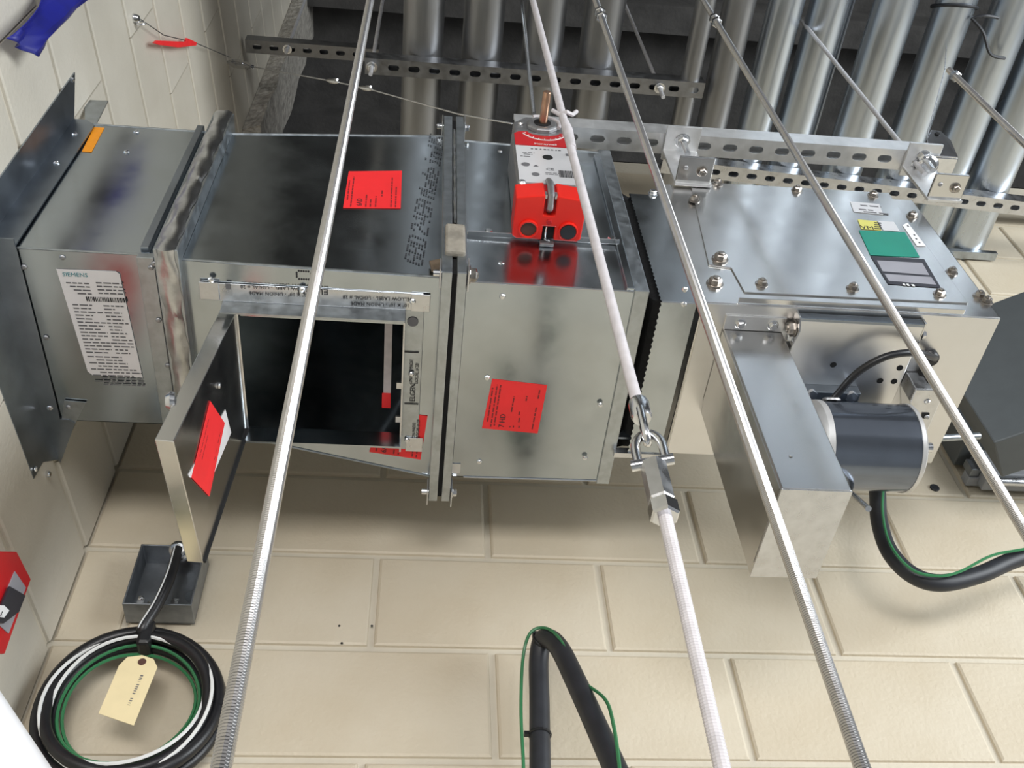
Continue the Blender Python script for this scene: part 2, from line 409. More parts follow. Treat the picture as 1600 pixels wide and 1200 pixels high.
R_ = [(0.664, 0.05, 'thin dark steel conduit right of the four dim conduits, leftmost of the bright row'), (0.752, 0.080, 'dark grey steel conduit beside the thin dark one, under the roof deck'),
      (0.870, 0.088, 'bright steel conduit third from the left of the right-hand row'), (0.980, 0.096, 'bright steel conduit with a short ink tick, crossed by the hanger rod'),
      (1.150, 0.108, 'bright steel conduit left of the gap that shows the roof deck'), (1.300, 0.098, 'bright steel conduit with the wire tie round it, right of the deck gap'),
      (1.452, 0.106, 'bright steel conduit second from the right edge, behind the rod coupling')]
for k_, (x, d, lab) in enumerate(R_): conduit(x, d, ZS4 + ST, lab, m='pipe_shaded' if k_ < 2 else 'pipe')
conduit(1.055, 0.045, ZS4 + ST + 0.11, 'slim steel conduit set back above the two conduits that flank it')
conduit(1.585, 0.122, ZS4 + ST, 'large steel conduit at the right edge running into the block wall')
conduit(1.528, 0.04, ZS4 + ST + .13, 'slim steel conduit set back beside the large right-hand conduit')
t = MB(); c = at(1470, 380, 'y', D - .02); t.box(1.50, 1.66, D - .03, D - .006, ZS4 + ST - .012, ZS4 + ST + .004); t.cyl((1.52, D - .02, ZS4 + .02), (1.52, D - .02, ZS4 + .05), .008, 8)
tag(t.build('pipe_bracket', M['galv_rough'], bevel=.001), 'small bracket on the block wall under the large conduit end', 'bracket')
# tie round one conduit
t = MB(); rr = 0.0525; cx, cz = 1.300, ZS4 + ST + 0.049
ring = [(cx + rr * math.cos(a), 0.71 + .02 * math.sin(a), cz + rr * math.sin(a)) for a in [i * math.pi / 12 for i in range(25)]]
t.tube(ring, 0.0045, 6)
tail = spline([(cx + .03, .72, cz - .045), (cx + .06, .745, cz - .07), (cx + .09, .79, cz - .085), (cx + .135, .80, cz - .08)], 6)
t.tube(tail, .0042, 6)
tail = spline([(cx + .03, .72, cz - .045), (cx + .06, .71, cz - .05), (cx + .10, .715, cz - .04)], 5); t.tube(tail, .004, 6)
tag(t.build('wire_tie', M['hose'], smooth=True), 'grey wire tie knotted round a bright conduit', 'tie')

# ================================================================== SLOTTED STRUTS
def strut(name, label, x0, x1, y0, zb, phase=0.0, m='strut', h=ST):
    t = thing(name, label, 'strut', ((x0 + x1) / 2, y0, zb), 'slotted strut channels')
    b = MB(); th = 0.0026; W = ST; P = 0.0508; sl, sr = 0.0285, 0.0075
    def cell(xc0, xc1, slot):
        if not slot:
            b.box(xc0, xc1, y0, y0 + W, zb, zb + th); return
        xm = (xc0 + xc1) / 2; ym = y0 + W / 2; hl = sl / 2 - sr
        inner = []; outer = []
        for k in range(12):
            a = math.pi / 4 + k * math.pi / 6 - math.pi / 12 * 0
        angs = [(-1, -90), (-1, -135), (-1, 180), (-1, 135), (-1, 90), (1, 90), (1, 45), (1, 0), (1, -45), (1, -90)]
        outp = [(xm - hl, y0), (xc0, y0), (xc0, ym), (xc0, y0 + W), (xm - hl, y0 + W), (xm + hl, y0 + W), (xc1, y0 + W), (xc1, ym), (xc1, y0), (xm + hl, y0)]
        for (sg, a), op in zip(angs, outp):
            inner.append((xm + sg * hl + sr * math.cos(math.radians(a)), ym + sr * math.sin(math.radians(a)), zb)); outer.append((op[0], op[1], zb))
        b.ringslab(outer, inner, (0, 0, th))
    x = x0 + phase
    if phase > 0.002: cell(x0, x, False)
    while x + P <= x1: cell(x, x + P, True); x += P
    if x1 - x > 0.002: cell(x, x1, False)
    for ya in (y0, y0 + W - th): b.box(x0, x1, ya, ya + th, zb + th, zb + h)
    for ya in (y0 + th, y0 + W - th - .008): b.box(x0, x1, ya, ya + .008, zb + h - th, zb + h)
    b.build('channel', M[m], t)
    return t
s1 = strut('strut_channel', 'dark slotted strut high up, bracketed from the corner pier', XL, -0.16, 1.15, ZS1, 0.01, 'strut_shaded')
s2 = strut('strut_channel', 'slotted strut carrying the four dim conduits', -0.16, 0.70, 0.932, ZS2, 0.045, 'strut_shaded')
s4 = strut('strut_channel', 'slotted strut behind the stainless fan box, carrying the bright conduits', 0.62, 2.0, 1.165, ZS4, 0.02); s4.rotation_euler = (0, 0, 0.055)
s3 = strut('strut_channel', 'bright slotted strut hung just above the stainless fan box', 0.16, 0.985, 0.763, ZS3, 0.03, 'strut_bright')
s6 = strut('strut_channel', 'short slotted strut at the right edge close to the block wall', 1.60, 2.2, 1.31, 2.66, 0.01)

# hanger rods with nuts
def plain_rod(name, label, x, y, z0, z1, r, group=None, nuts=(), plate=None, m='rod', thread=True):
    t = thing(name, label, 'rod', (x, y, z0), group)
    b = MB()
    if thread:
        p = 0.0022; prof = []; z = 0.0
        while z < z1 - z0: prof += [(z, r), (z + p * .5, r * .9)]; z += p
        b.lathe((x, y, z0), (0, 0, 1), prof, 14)
    else: b.cyl((x, y, z0), (x, y, z1), r, 14)
    b.build('shaft', M[m], t, smooth=not thread)
    for z in nuts:
        b = MB(); b.lathe((x, y, z), (0, 0, 1), [(0, r * 1.5), (.001, r * 1.8), (r * 1.5, r * 1.8), (r * 1.5 + .001, r * 1.5)], 6); b.build('nut', M['zinc'], t)
    return t
hg = 'thin hanger rods of the struts'
for (x, y, z0, zb, lab) in [(-0.143, 0.953, ZS2 - .05, ZS2, 'thin rod through the left end of the strut under the dim conduits'),
                            (0.584, 0.953, ZS2 - .06, ZS2, 'thin rod through the right end of the strut under the dim conduits'),
                            (0.935, 0.784, ZS3 - .055, ZS3, 'thin rod down to the right end of the strut over the fan box'),
                            (-0.44, 1.17, ZS1 - .03, ZS1, 'short dark bolt through the dark strut by the corner')]:
    t = plain_rod('hanger_rod', lab, x, y, z0, 4.3, 0.005, hg, nuts=(zb - .010, zb + .045), m='zinc_dull', thread=False)
    b = MB(); b.lathe((x, y, zb - .003), (0, 0, 1), [(0, .014), (.0028, .014)], 18); b.build('washer', M['zinc'], t)
# plates and bolts under the fan strut
def hanger(label, x, right):
    t = thing('hanger_bracket', label, 'bracket', (x, 0.78, 1.60))
    y0 = 0.745; w2 = 0.033
    b = MB(); b.box(x - w2, x + w2, y0, y0 + .068, ZS3 - .007, ZS3 - .001); b.build('top_plate', M['strut_bright'], t, bevel=.001)
    b = MB(); b.hexa([(x - w2, .792, ZS3 - .007), (x + w2, .792, ZS3 - .007), (x + w2, .798, ZS3 - .007), (x - w2, .798, ZS3 - .007),
                      (x - w2, .792, 1.60), (x + w2, .792, 1.60), (x + w2, .798, 1.60), (x - w2, .798, 1.60)]); b.build('drop_plate', M['strut_bright'], t, bevel=.001)
    b = MB(); b.box(x - w2 * .95, x + w2 * .95, .745, .798, 1.606, 1.612); b.build('foot_plate', M['steel'], t, bevel=.001)
    fix('nut', t, (x, .772, ZS3 - .007), (0, 0, -1), 'nut')
    b = MB(); b.cyl((x, .772, ZS3 - .010), (x, .772, ZS3 - .062), .0055, 12); b.build('bolt', M['zinc'], t, smooth=True)
    fix('hexd', t, (x + .012, .77, 1.606), (0, 0, -1), 'nut'); fix('screw_dark', t, (x - .018, .765, 1.606), (0, 0, -1), 'screw')
    return t
hanger('flat plate hanger between the bright strut and the fan box, left one', 0.475, False)
hr = hanger('flat plate hanger between the bright strut and the fan box, right one', 0.945, True)
# seismic clip with eye on the right hanger
t = thing('seismic_clip', 'bent zinc clip with an eye hole beside the right end of the bright strut', 'clip', (0.985, .77, ZS3 - .012))
b = MB(); b.box(.955, 1.012, .768, .822, ZS3 - .014, ZS3 - .0105)
b.build('base_tab', M['zinc'], t, bevel=.001)
b = MB(); e = [(.955, .768, ZS3 - .012), (1.012, .768, ZS3 - .012), (1.008, .752, ZS3 + .03), (.992, .744, ZS3 + .052), (.974, .744, ZS3 + .052), (.960, .752, ZS3 + .03)]
b.slab(e, (0, -.003, 0)); b.build('eye_tab', M['zinc'], t, bevel=.001)
b = MB(); b.lathe((.983, .7425, ZS3 + .042), (0, 1, .15), [(0, .0045), (.001, .0045)], 12); b.build('eye_hole', M['blackm'], t)
b = MB(); b.lathe((.955, .785, ZS3 - .015), (0, 0, -1), [(0, .020), (.002, .022), (.005, .020), (.009, .013)], 20); b.build('dome_washer', M['zinc'], t, smooth=True)
# ================================================================== FOREGROUND RODS
def threaded(label, px, py, R, z0, z1, r, nuts=(), m='rod'):
    c = atr(px, py, R)
    return plain_rod('threaded_rod', label, c.x, c.y, z0, z1, r, 'long threaded rods in front of the duct', nuts, None, m, True)
threaded('long threaded rod crossing the open access hatch, leftmost', 462, 600, 0.55, 0.1, 2.40, 0.0064)
c3 = atr(1139, 600, 0.72)
threaded('long threaded rod crossing the left part of the stainless fan box', 1139, 600, 0.72, 0.1, 2.40, 0.0064, nuts=(1.98, 2.01))
threaded('long threaded rod crossing the fan box label and running right of the motor', 1350, 415, 0.93, 0.25, 2.40, 0.0064, nuts=(2.18, 2.205))
threaded('threaded rod with a dark coupling in front of the large right-hand conduit', 1545, 170, 1.30, 1.2, 2.03, 0.0066, nuts=(1.99,))
t = thing('brace_rod', 'white painted rod joined by shackles and a long coupling nut', 'rod', (0.22, .62, .1))
RW = 0.66
a0 = atr(822, -40, RW); a1 = atr(985, 590, RW); a2 = atr(1001, 648, RW)
b = MB(); b.tube([a0, a1, a2], 0.0062, 12); b.build('upper_rod', M['white_rod'], t, smooth=True)
kn = atr(887, 205, RW)
b = MB(); b.tube([atr(882, 190, RW), kn, atr(894, 232, RW)], [.0064, .0085, .0064], 12); b.build('paint_lump', M['white_rod'], t, smooth=True)
b = MB(); k0 = atr(884, 178, RW)
b.tube([k0 + Vector((-.020, 0, .010)), k0 + Vector((-.010, 0, -.004)), k0 + Vector((0, -.006, -.006)), k0 + Vector((.010, 0, -.002)), k0 + Vector((.018, 0, .012))], .0034, 8); b.build('paint_drip', M['white_rod'], t, smooth=True)
s0 = atr(1000, 640, RW); s1_ = atr(1014, 692, RW); s2_ = atr(1020, 725, RW); s3_ = atr(1036, 795, RW); s4_ = atr(1034, 775, RW)
dn = (s3_ - s0).normalized()
b = MB(); b.lathe(s0 - dn * .012, dn, [(0, .0095), (.004, .0105), (.022, .0105), (.026, .009)], 16); b.build('rod_end', M['zinc'], t, smooth=True)
side = Vector((1, -.3, 0)); side = (side - dn * side.dot(dn)).normalized(); oth = dn.cross(side)
def ubolt(o, d1, wv, ln, w2, r, name, m='zinc'):
    P = [o + wv * w2, o + wv * w2 + d1 * ln * .45]
    for i in range(1, 8):
        a = math.pi * i / 8; P.append(o + d1 * (ln * .45 + ln * .5 * math.sin(a)) + wv * (w2 * math.cos(a)))
    P += [o - wv * w2 + d1 * ln * .45, o - wv * w2]
    b = MB(); b.tube(P, r, 10); return b.build(name, M[m], t, smooth=True)
ubolt(s0 + dn * .008, dn, oth, .042, .009, .0042, 'upper_shackle')
ubolt(s2_ - dn * .004, -dn, side, .040, .013, .0046, 'lower_shackle')
b = MB(); b.cyl(s2_ - dn * .002 - side * .020, s2_ - dn * .002 + side * .020, .0055, 12); b.build('shackle_pin', M['zinc'], t, smooth=True)
b = MB(); b.lathe(s2_, dn, [(0, .010), (.002, .0125), (.048, .0125), (.050, .011)], 6); b.build('coupling_nut', M['strut'], t)
b = MB(); b.lathe(s2_ + dn * .051, dn, [(0, .012), (.002, .014), (.016, .014), (.018, .012)], 6); b.build('lock_nut', M['zinc'], t)
e0 = s2_ + dn * .065; e1 = atr(1132, 1215, RW); ln = (e1 - e0).length; dd = (e1 - e0).normalized()
prof = []; z = 0.0
while z < ln + .2: prof += [(z, .0064), (z + .0013, .0058)]; z += .0026
b = MB(); b.lathe(e0, dd, prof, 12); b.build('lower_rod', M['white_rod'], t)
# thin bright wire rod above the actuator
a = atr(812, -30, .80); c = atr(834, 178, .80)
b = MB(); b.tube([a, c], .0042, 10); tag(b.build('brace_wire', M['zinc'], smooth=True), 'thin bright rod ending behind the red and grey actuator', 'rod')

# cables
def cable(label, pts, r=0.0014, m='strut', clips=()):
    t = thing('cable', label, 'cable', pts[0]); b = MB(); b.tube(pts, r, 6); b.build('wire', M[m], t, smooth=True)
    for p, d in clips:
        d = Vector(d).normalized()
        b = MB(); q = Vector(p)
        if p is clips[0][0] and len(clips) > 2: b.tube([q - d * .07, q - d * .03 + Vector((0, 0, .018)), q + d * .05 + Vector((0, 0, .012)), q + d * .08, q + d * .05 - Vector((0, 0, .014)), q - d * .03 - Vector((0, 0, .016)), q - d * .07], .006, 8)
        b.tube([q - d * .028, q - d * .01, q + d * .012, q + d * .028], [.003, .006, .0055, .002], 8)
        b.tube([q - d * .01 + Vector((0, 0, .006)), q + d * .02 + Vector((0, -.003, .008))], .003, 6); b.build('cable_clip', M['zinc'], t, smooth=True)
    return t
p0 = atw(360, 98, .01); p1 = at(520, 127, 'y', 1.0); p1b = at(572, 138, 'y', .97); p2 = at(716, 178, 'y', .86); p3 = at(800, 193, 'y', .82)
d01 = p1 - p0
cable('slack steel cable from the corner down to the joint beside the actuator', [p0, p1, p1b, p2, p3], .0016, 'strut', [(p0 + d01 * .10, d01), (p1, d01), (p1b, d01)])
c0 = at(1485, -10, 'y', .80); c1 = at(1476, 110, 'y', .79); c2 = at(1448, 216, 'y', .76)
cable('thin steel cable rising from the zinc clip past the conduits', [c0, c1, c2], .0012)
an = thing('wall_anchor', 'zinc eye bolt in the upper left block wall', 'anchor', atw(208, 28))
q = atw(208, 28)
b = MB(); b.lathe(q, (1, 0, 0), [(0, .009), (.004, .009), (.012, .006)], 10); b.build('eye_base', M['zinc'], an, smooth=True)
b = MB(); b.tube([q + Vector((.012 + .009 * math.cos(a), 0, .009 * math.sin(a))) + Vector((0, .012, .006)) for a in [i * math.pi / 6 for i in range(13)]], .0026, 6); b.build('eye', M['zinc'], an, smooth=True)
q1 = atw(240, 64, .02); q2 = atw(303, 66, .02); q3 = atw(360, 90, .01)
cable('thin wire from the eye bolt along the upper left wall', [q + Vector((.015, 0, -.004)), atw(256, 55, .018), q2, q3], .0011, 'galv_dark')
b = MB(); e = [atw(237, 67, .016), atw(242, 63, .016), atw(287, 65, .016), atw(289, 59, .016), atw(304, 66, .016), atw(303, 71, .016), atw(275, 74, .016), atw(245, 70, .016)]
b.slab(e, (.006, 0, 0)); tag(b.build('red_flag', M['redlab'], bevel=.001), 'red plastic flag hung on the thin wire at the upper left wall', 'flag')

# blue sheet hanging on the left wall
b = MB(); rows = [(atw(8, 60, 0.022), atw(50, 88, 0.027)), (atw(22, 40, 0.027), atw(75, 58, 0.032)), (atw(60, 0, 0.022), atw(140, 0, 0.037)),
                  (atw(92, -45, 0.022), atw(178, -40, 0.037)), (atw(125, -95, 0.022), atw(214, -85, 0.037))]
g = []
for i in range(len(rows) - 1):
    for s_ in range(4):
        f = s_ / 4; g.append((rows[i][0].lerp(rows[i + 1][0], f), rows[i][1].lerp(rows[i + 1][1], f)))
g.append(rows[-1])
vs = []; fs = []
for i, (l, r_) in enumerate(g):
    for j in range(7): vs.append(l.lerp(r_, j / 6) + Vector((.008 * math.sin(j * 1.4 + i * .35) + .004 * random.random(), 0, 0)))
for i in range(len(g) - 1):
    for j in range(6): fs.append((i * 7 + j, i * 7 + j + 1, (i + 1) * 7 + j + 1, (i + 1) * 7 + j))
b.add(vs, fs); o = b.build('blue_sheet', M['blue'], smooth=True); md = o.modifiers.new('thick', 'SOLIDIFY'); md.thickness = .002
tag(o, 'crumpled blue plastic sheet hanging at the top left of the block wall', 'sheet')

# ================================================================== DUCT SLEEVE (through the left wall)
YF, YB = 0.787, 1.106; ZB, ZTP = 1.256, 1.668
TH = 0.0012
def panels(t, L, Rr, m='galv', skip=()):
    """L, R: (x, y0, y1, z0, z1) end rectangles of a duct section"""
    (xa, a0, a1, c0, c1), (xb, b0, b1, d0, d1) = L, Rr
    if 'front' not in skip: MB().slab([(xa, a0, c0), (xb, b0, d0), (xb, b0, d1), (xa, a0, c1)], (0, TH, 0)).build('front_panel', M[m], t)
    if 'bottom' not in skip: MB().slab([(xa, a0 + TH, c0), (xb, b0 + TH, d0), (xb, b1, d0), (xa, a1, c0)], (0, 0, TH)).build('bottom_panel', M[m], t)
    MB().slab([(xa, a1, c0), (xb, b1, d0), (xb, b1, d1), (xa, a1, c1)], (0, -TH, 0)).build('back_panel', M[m], t)
    MB().slab([(xa, a0, c1), (xb, b0, d1), (xb, b1, d1), (xa, a1, c1)], (0, 0, -TH)).build('top_panel', M[m], t)
def edge_bead(t, a, b_, r=.0016, m='galv_rough'):
    MB().tube([a, b_], r, 6).build('edge_seam', M[m], t, smooth=True)
sl = thing('duct_sleeve', 'short galvanized duct sleeve with a white spec label, entering the left wall', 'duct', (-.47, .95, ZB))
panels(sl, (xw(YF) - .004, YF, YB, ZB, ZTP), (-.372, YF, YB, ZB, ZTP))
edge_bead(sl, (xw(YF), YF, ZB), (-.372, YF, ZB)); edge_bead(sl, (xw(YF), YF, ZTP), (-.372, YF, ZTP))
MB().box(-.56, -.385, YF + .0012, YF + .030, ZB - .0008, ZB).build('lap_strip', M['galv'], sl)
for px, py in [(213, 207), (198, 238)]: fix('screw', sl, at(px, py, 'y', YF), (0, -1, 0))
for px, py in [(98, 402), (72, 527), (38, 417)]: fix('screw_dark', sl, at(px, py, 'z', ZB - .0008), (0, 0, -1))
def sticker(t, name, pxs, ax, val, off, m, th=.0005, label=None):
    """flat label on the plane ax=val; off = outward normal"""
    pts = [at(x, y, ax, val) for x, y in pxs]; n = Vector(off)
    o = MB().slab(pts, n * th).build(name, m, t)
    if label: o['label'] = label
    return o, pts, n
cx_ = lambda p, q, f: p + (q - p) * f
lab, P, n = sticker(sl, 'spec_label', [(88, 420), (181, 424), (187, 428), (223, 590), (145, 586), (137, 580)], 'z', ZB - .0012, (0, 0, -1), M['white'], label='white printed spec label')
o_ = at(88, 420, 'z', ZB - .0019); ux = (at(187, 424, 'z', ZB - .0019) - o_); uy = (at(137, 586, 'z', ZB - .0019) - o_); W_, H_ = ux.length, uy.length; ux.normalize(); uy.normalize()
text('logo_text', 'SIEMENS', o_ + ux * .006 + uy * .012, ux, -uy, .0095, M['tealink'], lab)
pb = MB(); rows = []
for i in range(4): rows.append((.008 + .004 * i, .04, .022 + .006 * i)); rows.append((.05, .088, .020 + .006 * i))
for i in range(15): rows.append((.008, .008 + random.uniform(.022, .045), .060 + .0062 * i)); rows.append((.052, .052 + random.uniform(.015, .032), .060 + .0062 * i))
for i in range(10): rows.append((.008 + .012 * (i % 2), .078 + random.uniform(-.02, .006), .155 + .006 * i))
scribble(pb, o_, ux, uy, rows, .0021, (0, 0, -1)); stuff(pb.build('fine_print', M['inkgrey'], lab))
pb = MB(); a = .03
while a < .088:
    wd = random.choice([.0008, .0012, .002]); p = o_ + ux * a + uy * .046; pb.slab([p, p + ux * wd, p + ux * wd + uy * .008, p + uy * .008], (0, 0, -.0002)); a += wd + random.choice([.0008, .001, .0014])
stuff(pb.build('barcode', M['ink'], lab))
sticker(sl, 'orange_sticker', [(147, 199), (163, 200), (143, 238), (128, 237)], 'y', YF - .0004, (0, -1, 0), M['orange'], label='small orange sticker')

# angle frame on the wall around the sleeve
wf = thing('wall_angle_frame', 'dark galvanized angle frame screwed to the wall round the duct sleeve', 'frame', (xw(.9), .9, 1.1))
g = 0.0025; YL = YF - .003; xl = xw(YL)
tpz = at(107, 187, 'y', YL).z
MB().slab([atw(115, 113), (xl, YL, tpz), (xl, YL, ZB - .004), (xl, YL, 1.13), atw(-70, 372)], NW * g).build('front_wall_leg', M['galv_dark'], wf)
MB().slab([(xl, YL, tpz), at(135, 189, 'y', YL), (-.567, YL, 1.655), (-.567, YL, ZB - .004), (xl, YL, ZB - .004)], (0, -g, 0)).build('front_duct_leg', M['galv_dark'], wf)
tl = at(70, 640, 'z', ZB - .003)
zl_ = ZB - .003
MB().slab([(xw(.77), .77, zl_), (-.566, .77, zl_), (-.562, 1.10, zl_), (-.548, 1.10, zl_), at(118, 660, 'z', zl_), at(95, 722, 'z', zl_), (xw(1.19), 1.19, zl_)], (0, 0, -g)).build('bottom_duct_leg', M['galv_dark'], wf)
MB().slab([(xw(.62), .62, zl_), (xw(1.19), 1.19, zl_), atw(66, 722), atw(52, 748), (xw(.62), .62, atw(52, 748).z)], NW * (g * .5)).build('bottom_wall_leg', M['galv_dark'], wf)
MB().slab([at(x, y, 'y', YF + .002) for x, y in [(133, 189), (132, 156), (169, 157), (150, 194)]], (0, .002, 0)).build('top_tab', M['galv_rough'], wf)
MB().slab([at(x, y, 'z', ZB - .002) for x, y in [(96, 660), (101, 625), (135, 628), (118, 661)]], (0, 0, -.002)).build('corner_tab', M['galv_rough'], wf)
for px, py in [(113, 124), (16, 356), (5, 430), (55, 733)]: fix('screw', wf, atw(px, py, g), NW)
for px, py in [(117, 210), (88, 255)]: fix('screw', wf, at(px, py, 'y', YL - g), (0, -1, 0))
fix('screw', wf, at(78, 637, 'z', zl_ - g), (0, 0, -1)); fix('screw_dark', wf, at(107, 636, 'z', ZB - .004), (0, 0, -1))
q = atw(73, 741); b = MB(); b.lathe(q, NW, [(0, .006), (.004, .006), (.006, .004)], 8); tag(b.build('wall_screw', M['zinc'], smooth=True), 'lone screw head in the left wall below the angle frame', 'screw')

# ================================================================== TRANSITION DUCT with access hatch
XA, XB = -.338, .034
TL = (XA, YF, YB, 1.2495, 1.667); TR = (XB, .792, 1.193, 1.247, 1.727)
tr = thing('transition_duct', 'galvanized duct section with the open access hatch underneath', 'duct', (-.15, .95, 1.25))
panels(tr, TL, TR, skip=('bottom',))
def zbot(x): return 1.2495 + (1.247 - 1.2495) * (x - XA) / (XB - XA)
OX0, OX1, OY0, OY1 = -.268, -.022, .880, 1.098
pb3 = lambda x, y: (x, y, zbot(x))
MB().ringslab([pb3(XA, YF), pb3(XB, .792), pb3(XB, 1.193), pb3(XA, YB)], [pb3(OX0, OY0), pb3(OX1, OY0), pb3(OX1, OY1), pb3(OX0, OY1)], (0, 0, TH)).build('bottom_panel', M['galv'], tr)
edge_bead(tr, (XA, YF, 1.2495), (XB, .792, 1.247), .002); edge_bead(tr, (XA, YF, 1.667), (XB, .792, 1.727), .002); edge_bead(tr, (XA, YB, 1.2495), (XB, 1.193, 1.247), .002)
nF = Vector((XB - XA, .792 - YF, 0)).cross(Vector((0, 0, 1))).normalized(); pF = (XA, YF - .0006, 1.4)
def front(px, py): return atp(px, py, pF, nF)
# red label on the front
def redlabel(name, pts, nrm, u, v, code, parent, lines):
    o = MB().slab(pts, Vector(nrm) * .0004).build(name, M['redlab'], parent); o['label'] = 'red printed label'
    oo = Vector(pts[0]) + Vector(nrm) * .0005; uu = Vector(u).normalized(); vv = Vector(v).normalized()
    b = MB(); scribble(b, oo, uu, vv, lines, .0022, nrm); stuff(b.build('fine_print', M['inkred'], o))
    if code: text('code', code[0], oo + uu * code[1] + vv * code[2] + Vector(nrm) * .0002, uu, vv, code[3], M['ink'], o)
    return o
# text runs upwards: u = up in the picture, v = to the left in the picture ; origin = lower right corner
P = [front(x, y) for x, y in [(626, 326), (536, 325), (545, 268), (628, 267)]]
Wl = (P[1] - P[0]).length; Hl = (P[3] - P[0]).length
lin = [(.004, Hl * .55, Wl * .08), (.004, Hl * .8, Wl * .16), (Hl * .3, Hl * .45, Wl * .33), (.004, Hl * .3, Wl * .43), (.004, Hl * .22, Wl * .52), (.004, Hl * .35, Wl * .6), (.004, Hl * .8, Wl * .86), (Hl * .2, Hl * .7, Wl * .93)]
redlabel('red_label', P, nF if nF.y < 0 else -nF, P[3] - P[0], P[1] - P[0], ('6AD', .006, Wl * .68, .013), tr, lin)
nFo = nF if nF.y < 0 else -nF
# dot-matrix mill print on the front and a stray character below
b = MB(); u0 = front(646, 414); u1 = front(684, 215); uu = (u1 - u0); Lp = uu.length; uu.normalize(); vv = nFo.cross(uu).normalized()
if vv.x > 0: vv = -vv
pu = Lp / (6 * 15 + 2.2 * 3 + 1)
dots(b, 'GBD 24GA Made in US', u0 + Vector((.012, 0, 0)) + nFo * .0004, uu, vv, pu, .0043, .0017, nFo, .0022)
stuff(b.build('mill_print', M['ink'], tr))
b = MB(); p = at(486, 437, 'z', zbot(-.16) - .0004); dots(b, 'O', p, (0, -1, 0), (-1, 0, 0), .0034, .0034, .0016, (0, 0, -1)); stuff(b.build('mill_print', M['ink'], tr))
# hatch frame
fr = MB(); zf = 1.2480
fo = [(-.316, .822), (.006, .832), (.006, 1.130), (-.316, 1.130)]
fi = [(OX0, OY0), (OX1, OY0), (OX1, OY1), (OX0, OY1)]
frm = thing('x', None, None, (0, 0, 0)); bpy.data.objects.remove(frm)
hf = MB(); hf.box(-.316, .006, .822, .852, zf - .0028, zf - .0003)
hatch = hf.build('hatch_frame', M['strut'], tr, bevel=.001)
MB().box(-.286, -.020, .852, .8545, zf - .032, zf - .0005).build('front_lip', M['galv_rough'], hatch)
MB().box(-.020, .008, .850, 1.130, zf - .0028, zf - .0003).build('side_strip', M['galv_rough'], hatch, bevel=.001)
MB().box(-.022, -.0195, .862, 1.120, zf - .022, zf - .0005).build('side_lip', M['strut'], hatch)
MB().box(-.286, -.020, 1.098, 1.1005, zf - .034, zf - .0005).build('rear_lip', M['galv'], hatch)
MB().box(-.316, .006, 1.1005, 1.130, zf - .0030, zf - .0005).build('rear_strip', M['galv'], hatch)
for xx, yy in [(-.318, .820), (-.012, .822), (-.012, 1.104)]:
    MB().box(xx, xx + .028, yy, yy + .030, zf - .005, zf - .0036).build('corner_plate', M['strut'], hatch, bevel=.001)
for px, py in [(330, 437), (472, 452), (645, 471), (643, 584), (636, 687)]: fix('screw', hatch, at(px, py, 'z', zf - .005), (0, 0, -1))
for yy in (.99, 1.06): MB().box(-.030, -.020, yy, yy + .012, zf - .004, zf - .001).build('catch', M['strut'], hatch)
tx = dict(u=(-1, .02, 0), v=(0, 1, 0))
zt = zf - .0041
for pxx in (474, 632):
    q = at(pxx, 449 + (pxx - 474) * .105, 'z', zt)
    text('frame_print', 'YELLOW LABEL - LOCAL # 28', q + Vector((.012, .000, 0)), tx['u'], tx['v'], .0078, M['ink'], hatch)
    text('frame_print', '10" X 10" - UNION MADE', q + Vector((.008, .011, 0)), tx['u'], tx['v'], .0078, M['ink'], hatch)
text('frame_print', 'ELGEN', at(513, 452, 'z', zt), tx['u'], tx['v'], .015, M['ink'], hatch)
q = at(352, 443, 'z', zt); MB().slab([q, q + Vector((.007, 0, 0)), q + Vector((.007, .010, 0)), q + Vector((0, .010, 0))], (0, 0, -.0002)).build('frame_mark', M['inkgrey'], hatch)
for py, s in [(628, 'ELGEN'), (695, 'UNION MADE')]:
    q = at(648, py, 'z', zt); text('frame_print', s, q, (0, -1, 0), (-1, 0, 0), .012 if s == 'ELGEN' else .0075, M['ink'], hatch)
q = at(650, 600, 'z', zt); text('frame_print', 'UNION MADE', q + Vector((-.006, 0, 0)), (0, -1, 0), (-1, 0, 0), .0075, M['ink'], hatch); text('frame_print', 'LOCAL # 28', q + Vector((.003, 0, 0)), (0, -1, 0), (-1, 0, 0), .0075, M['ink'], hatch)
q = at(651, 682, 'z', zt); text('frame_print', 'LOCAL # 28', q + Vector((.004, .004, 0)), (0, -1, 0), (-1, 0, 0), .0075, M['ink'], hatch)
q = at(645, 503, 'z', zt); b = MB(); b.lathe(q, (0, 0, -1), [(0, .0085), (.0002, .0085)], 14); b.build('union_seal', M['inkgrey'], hatch)
for py in (549, 630):
    q = at(632, py, 'z', zt); MB().slab([q, q + Vector((.022, 0, 0)), q + Vector((.022, .002, 0)), q + Vector((0, .002, 0))], (0, 0, -.0002)).build('marker_line', M['ink'], hatch)
MB().box(-.052, -.040, .885, 1.075, 1.285, 1.287).build('inner_strip', M['white_rod'], tr)
MB().box(-.054, -.040, 1.045, 1.075, 1.283, 1.285).build('inner_red_end', M['redlab'], tr)  # red end of the pale strip inside the duct
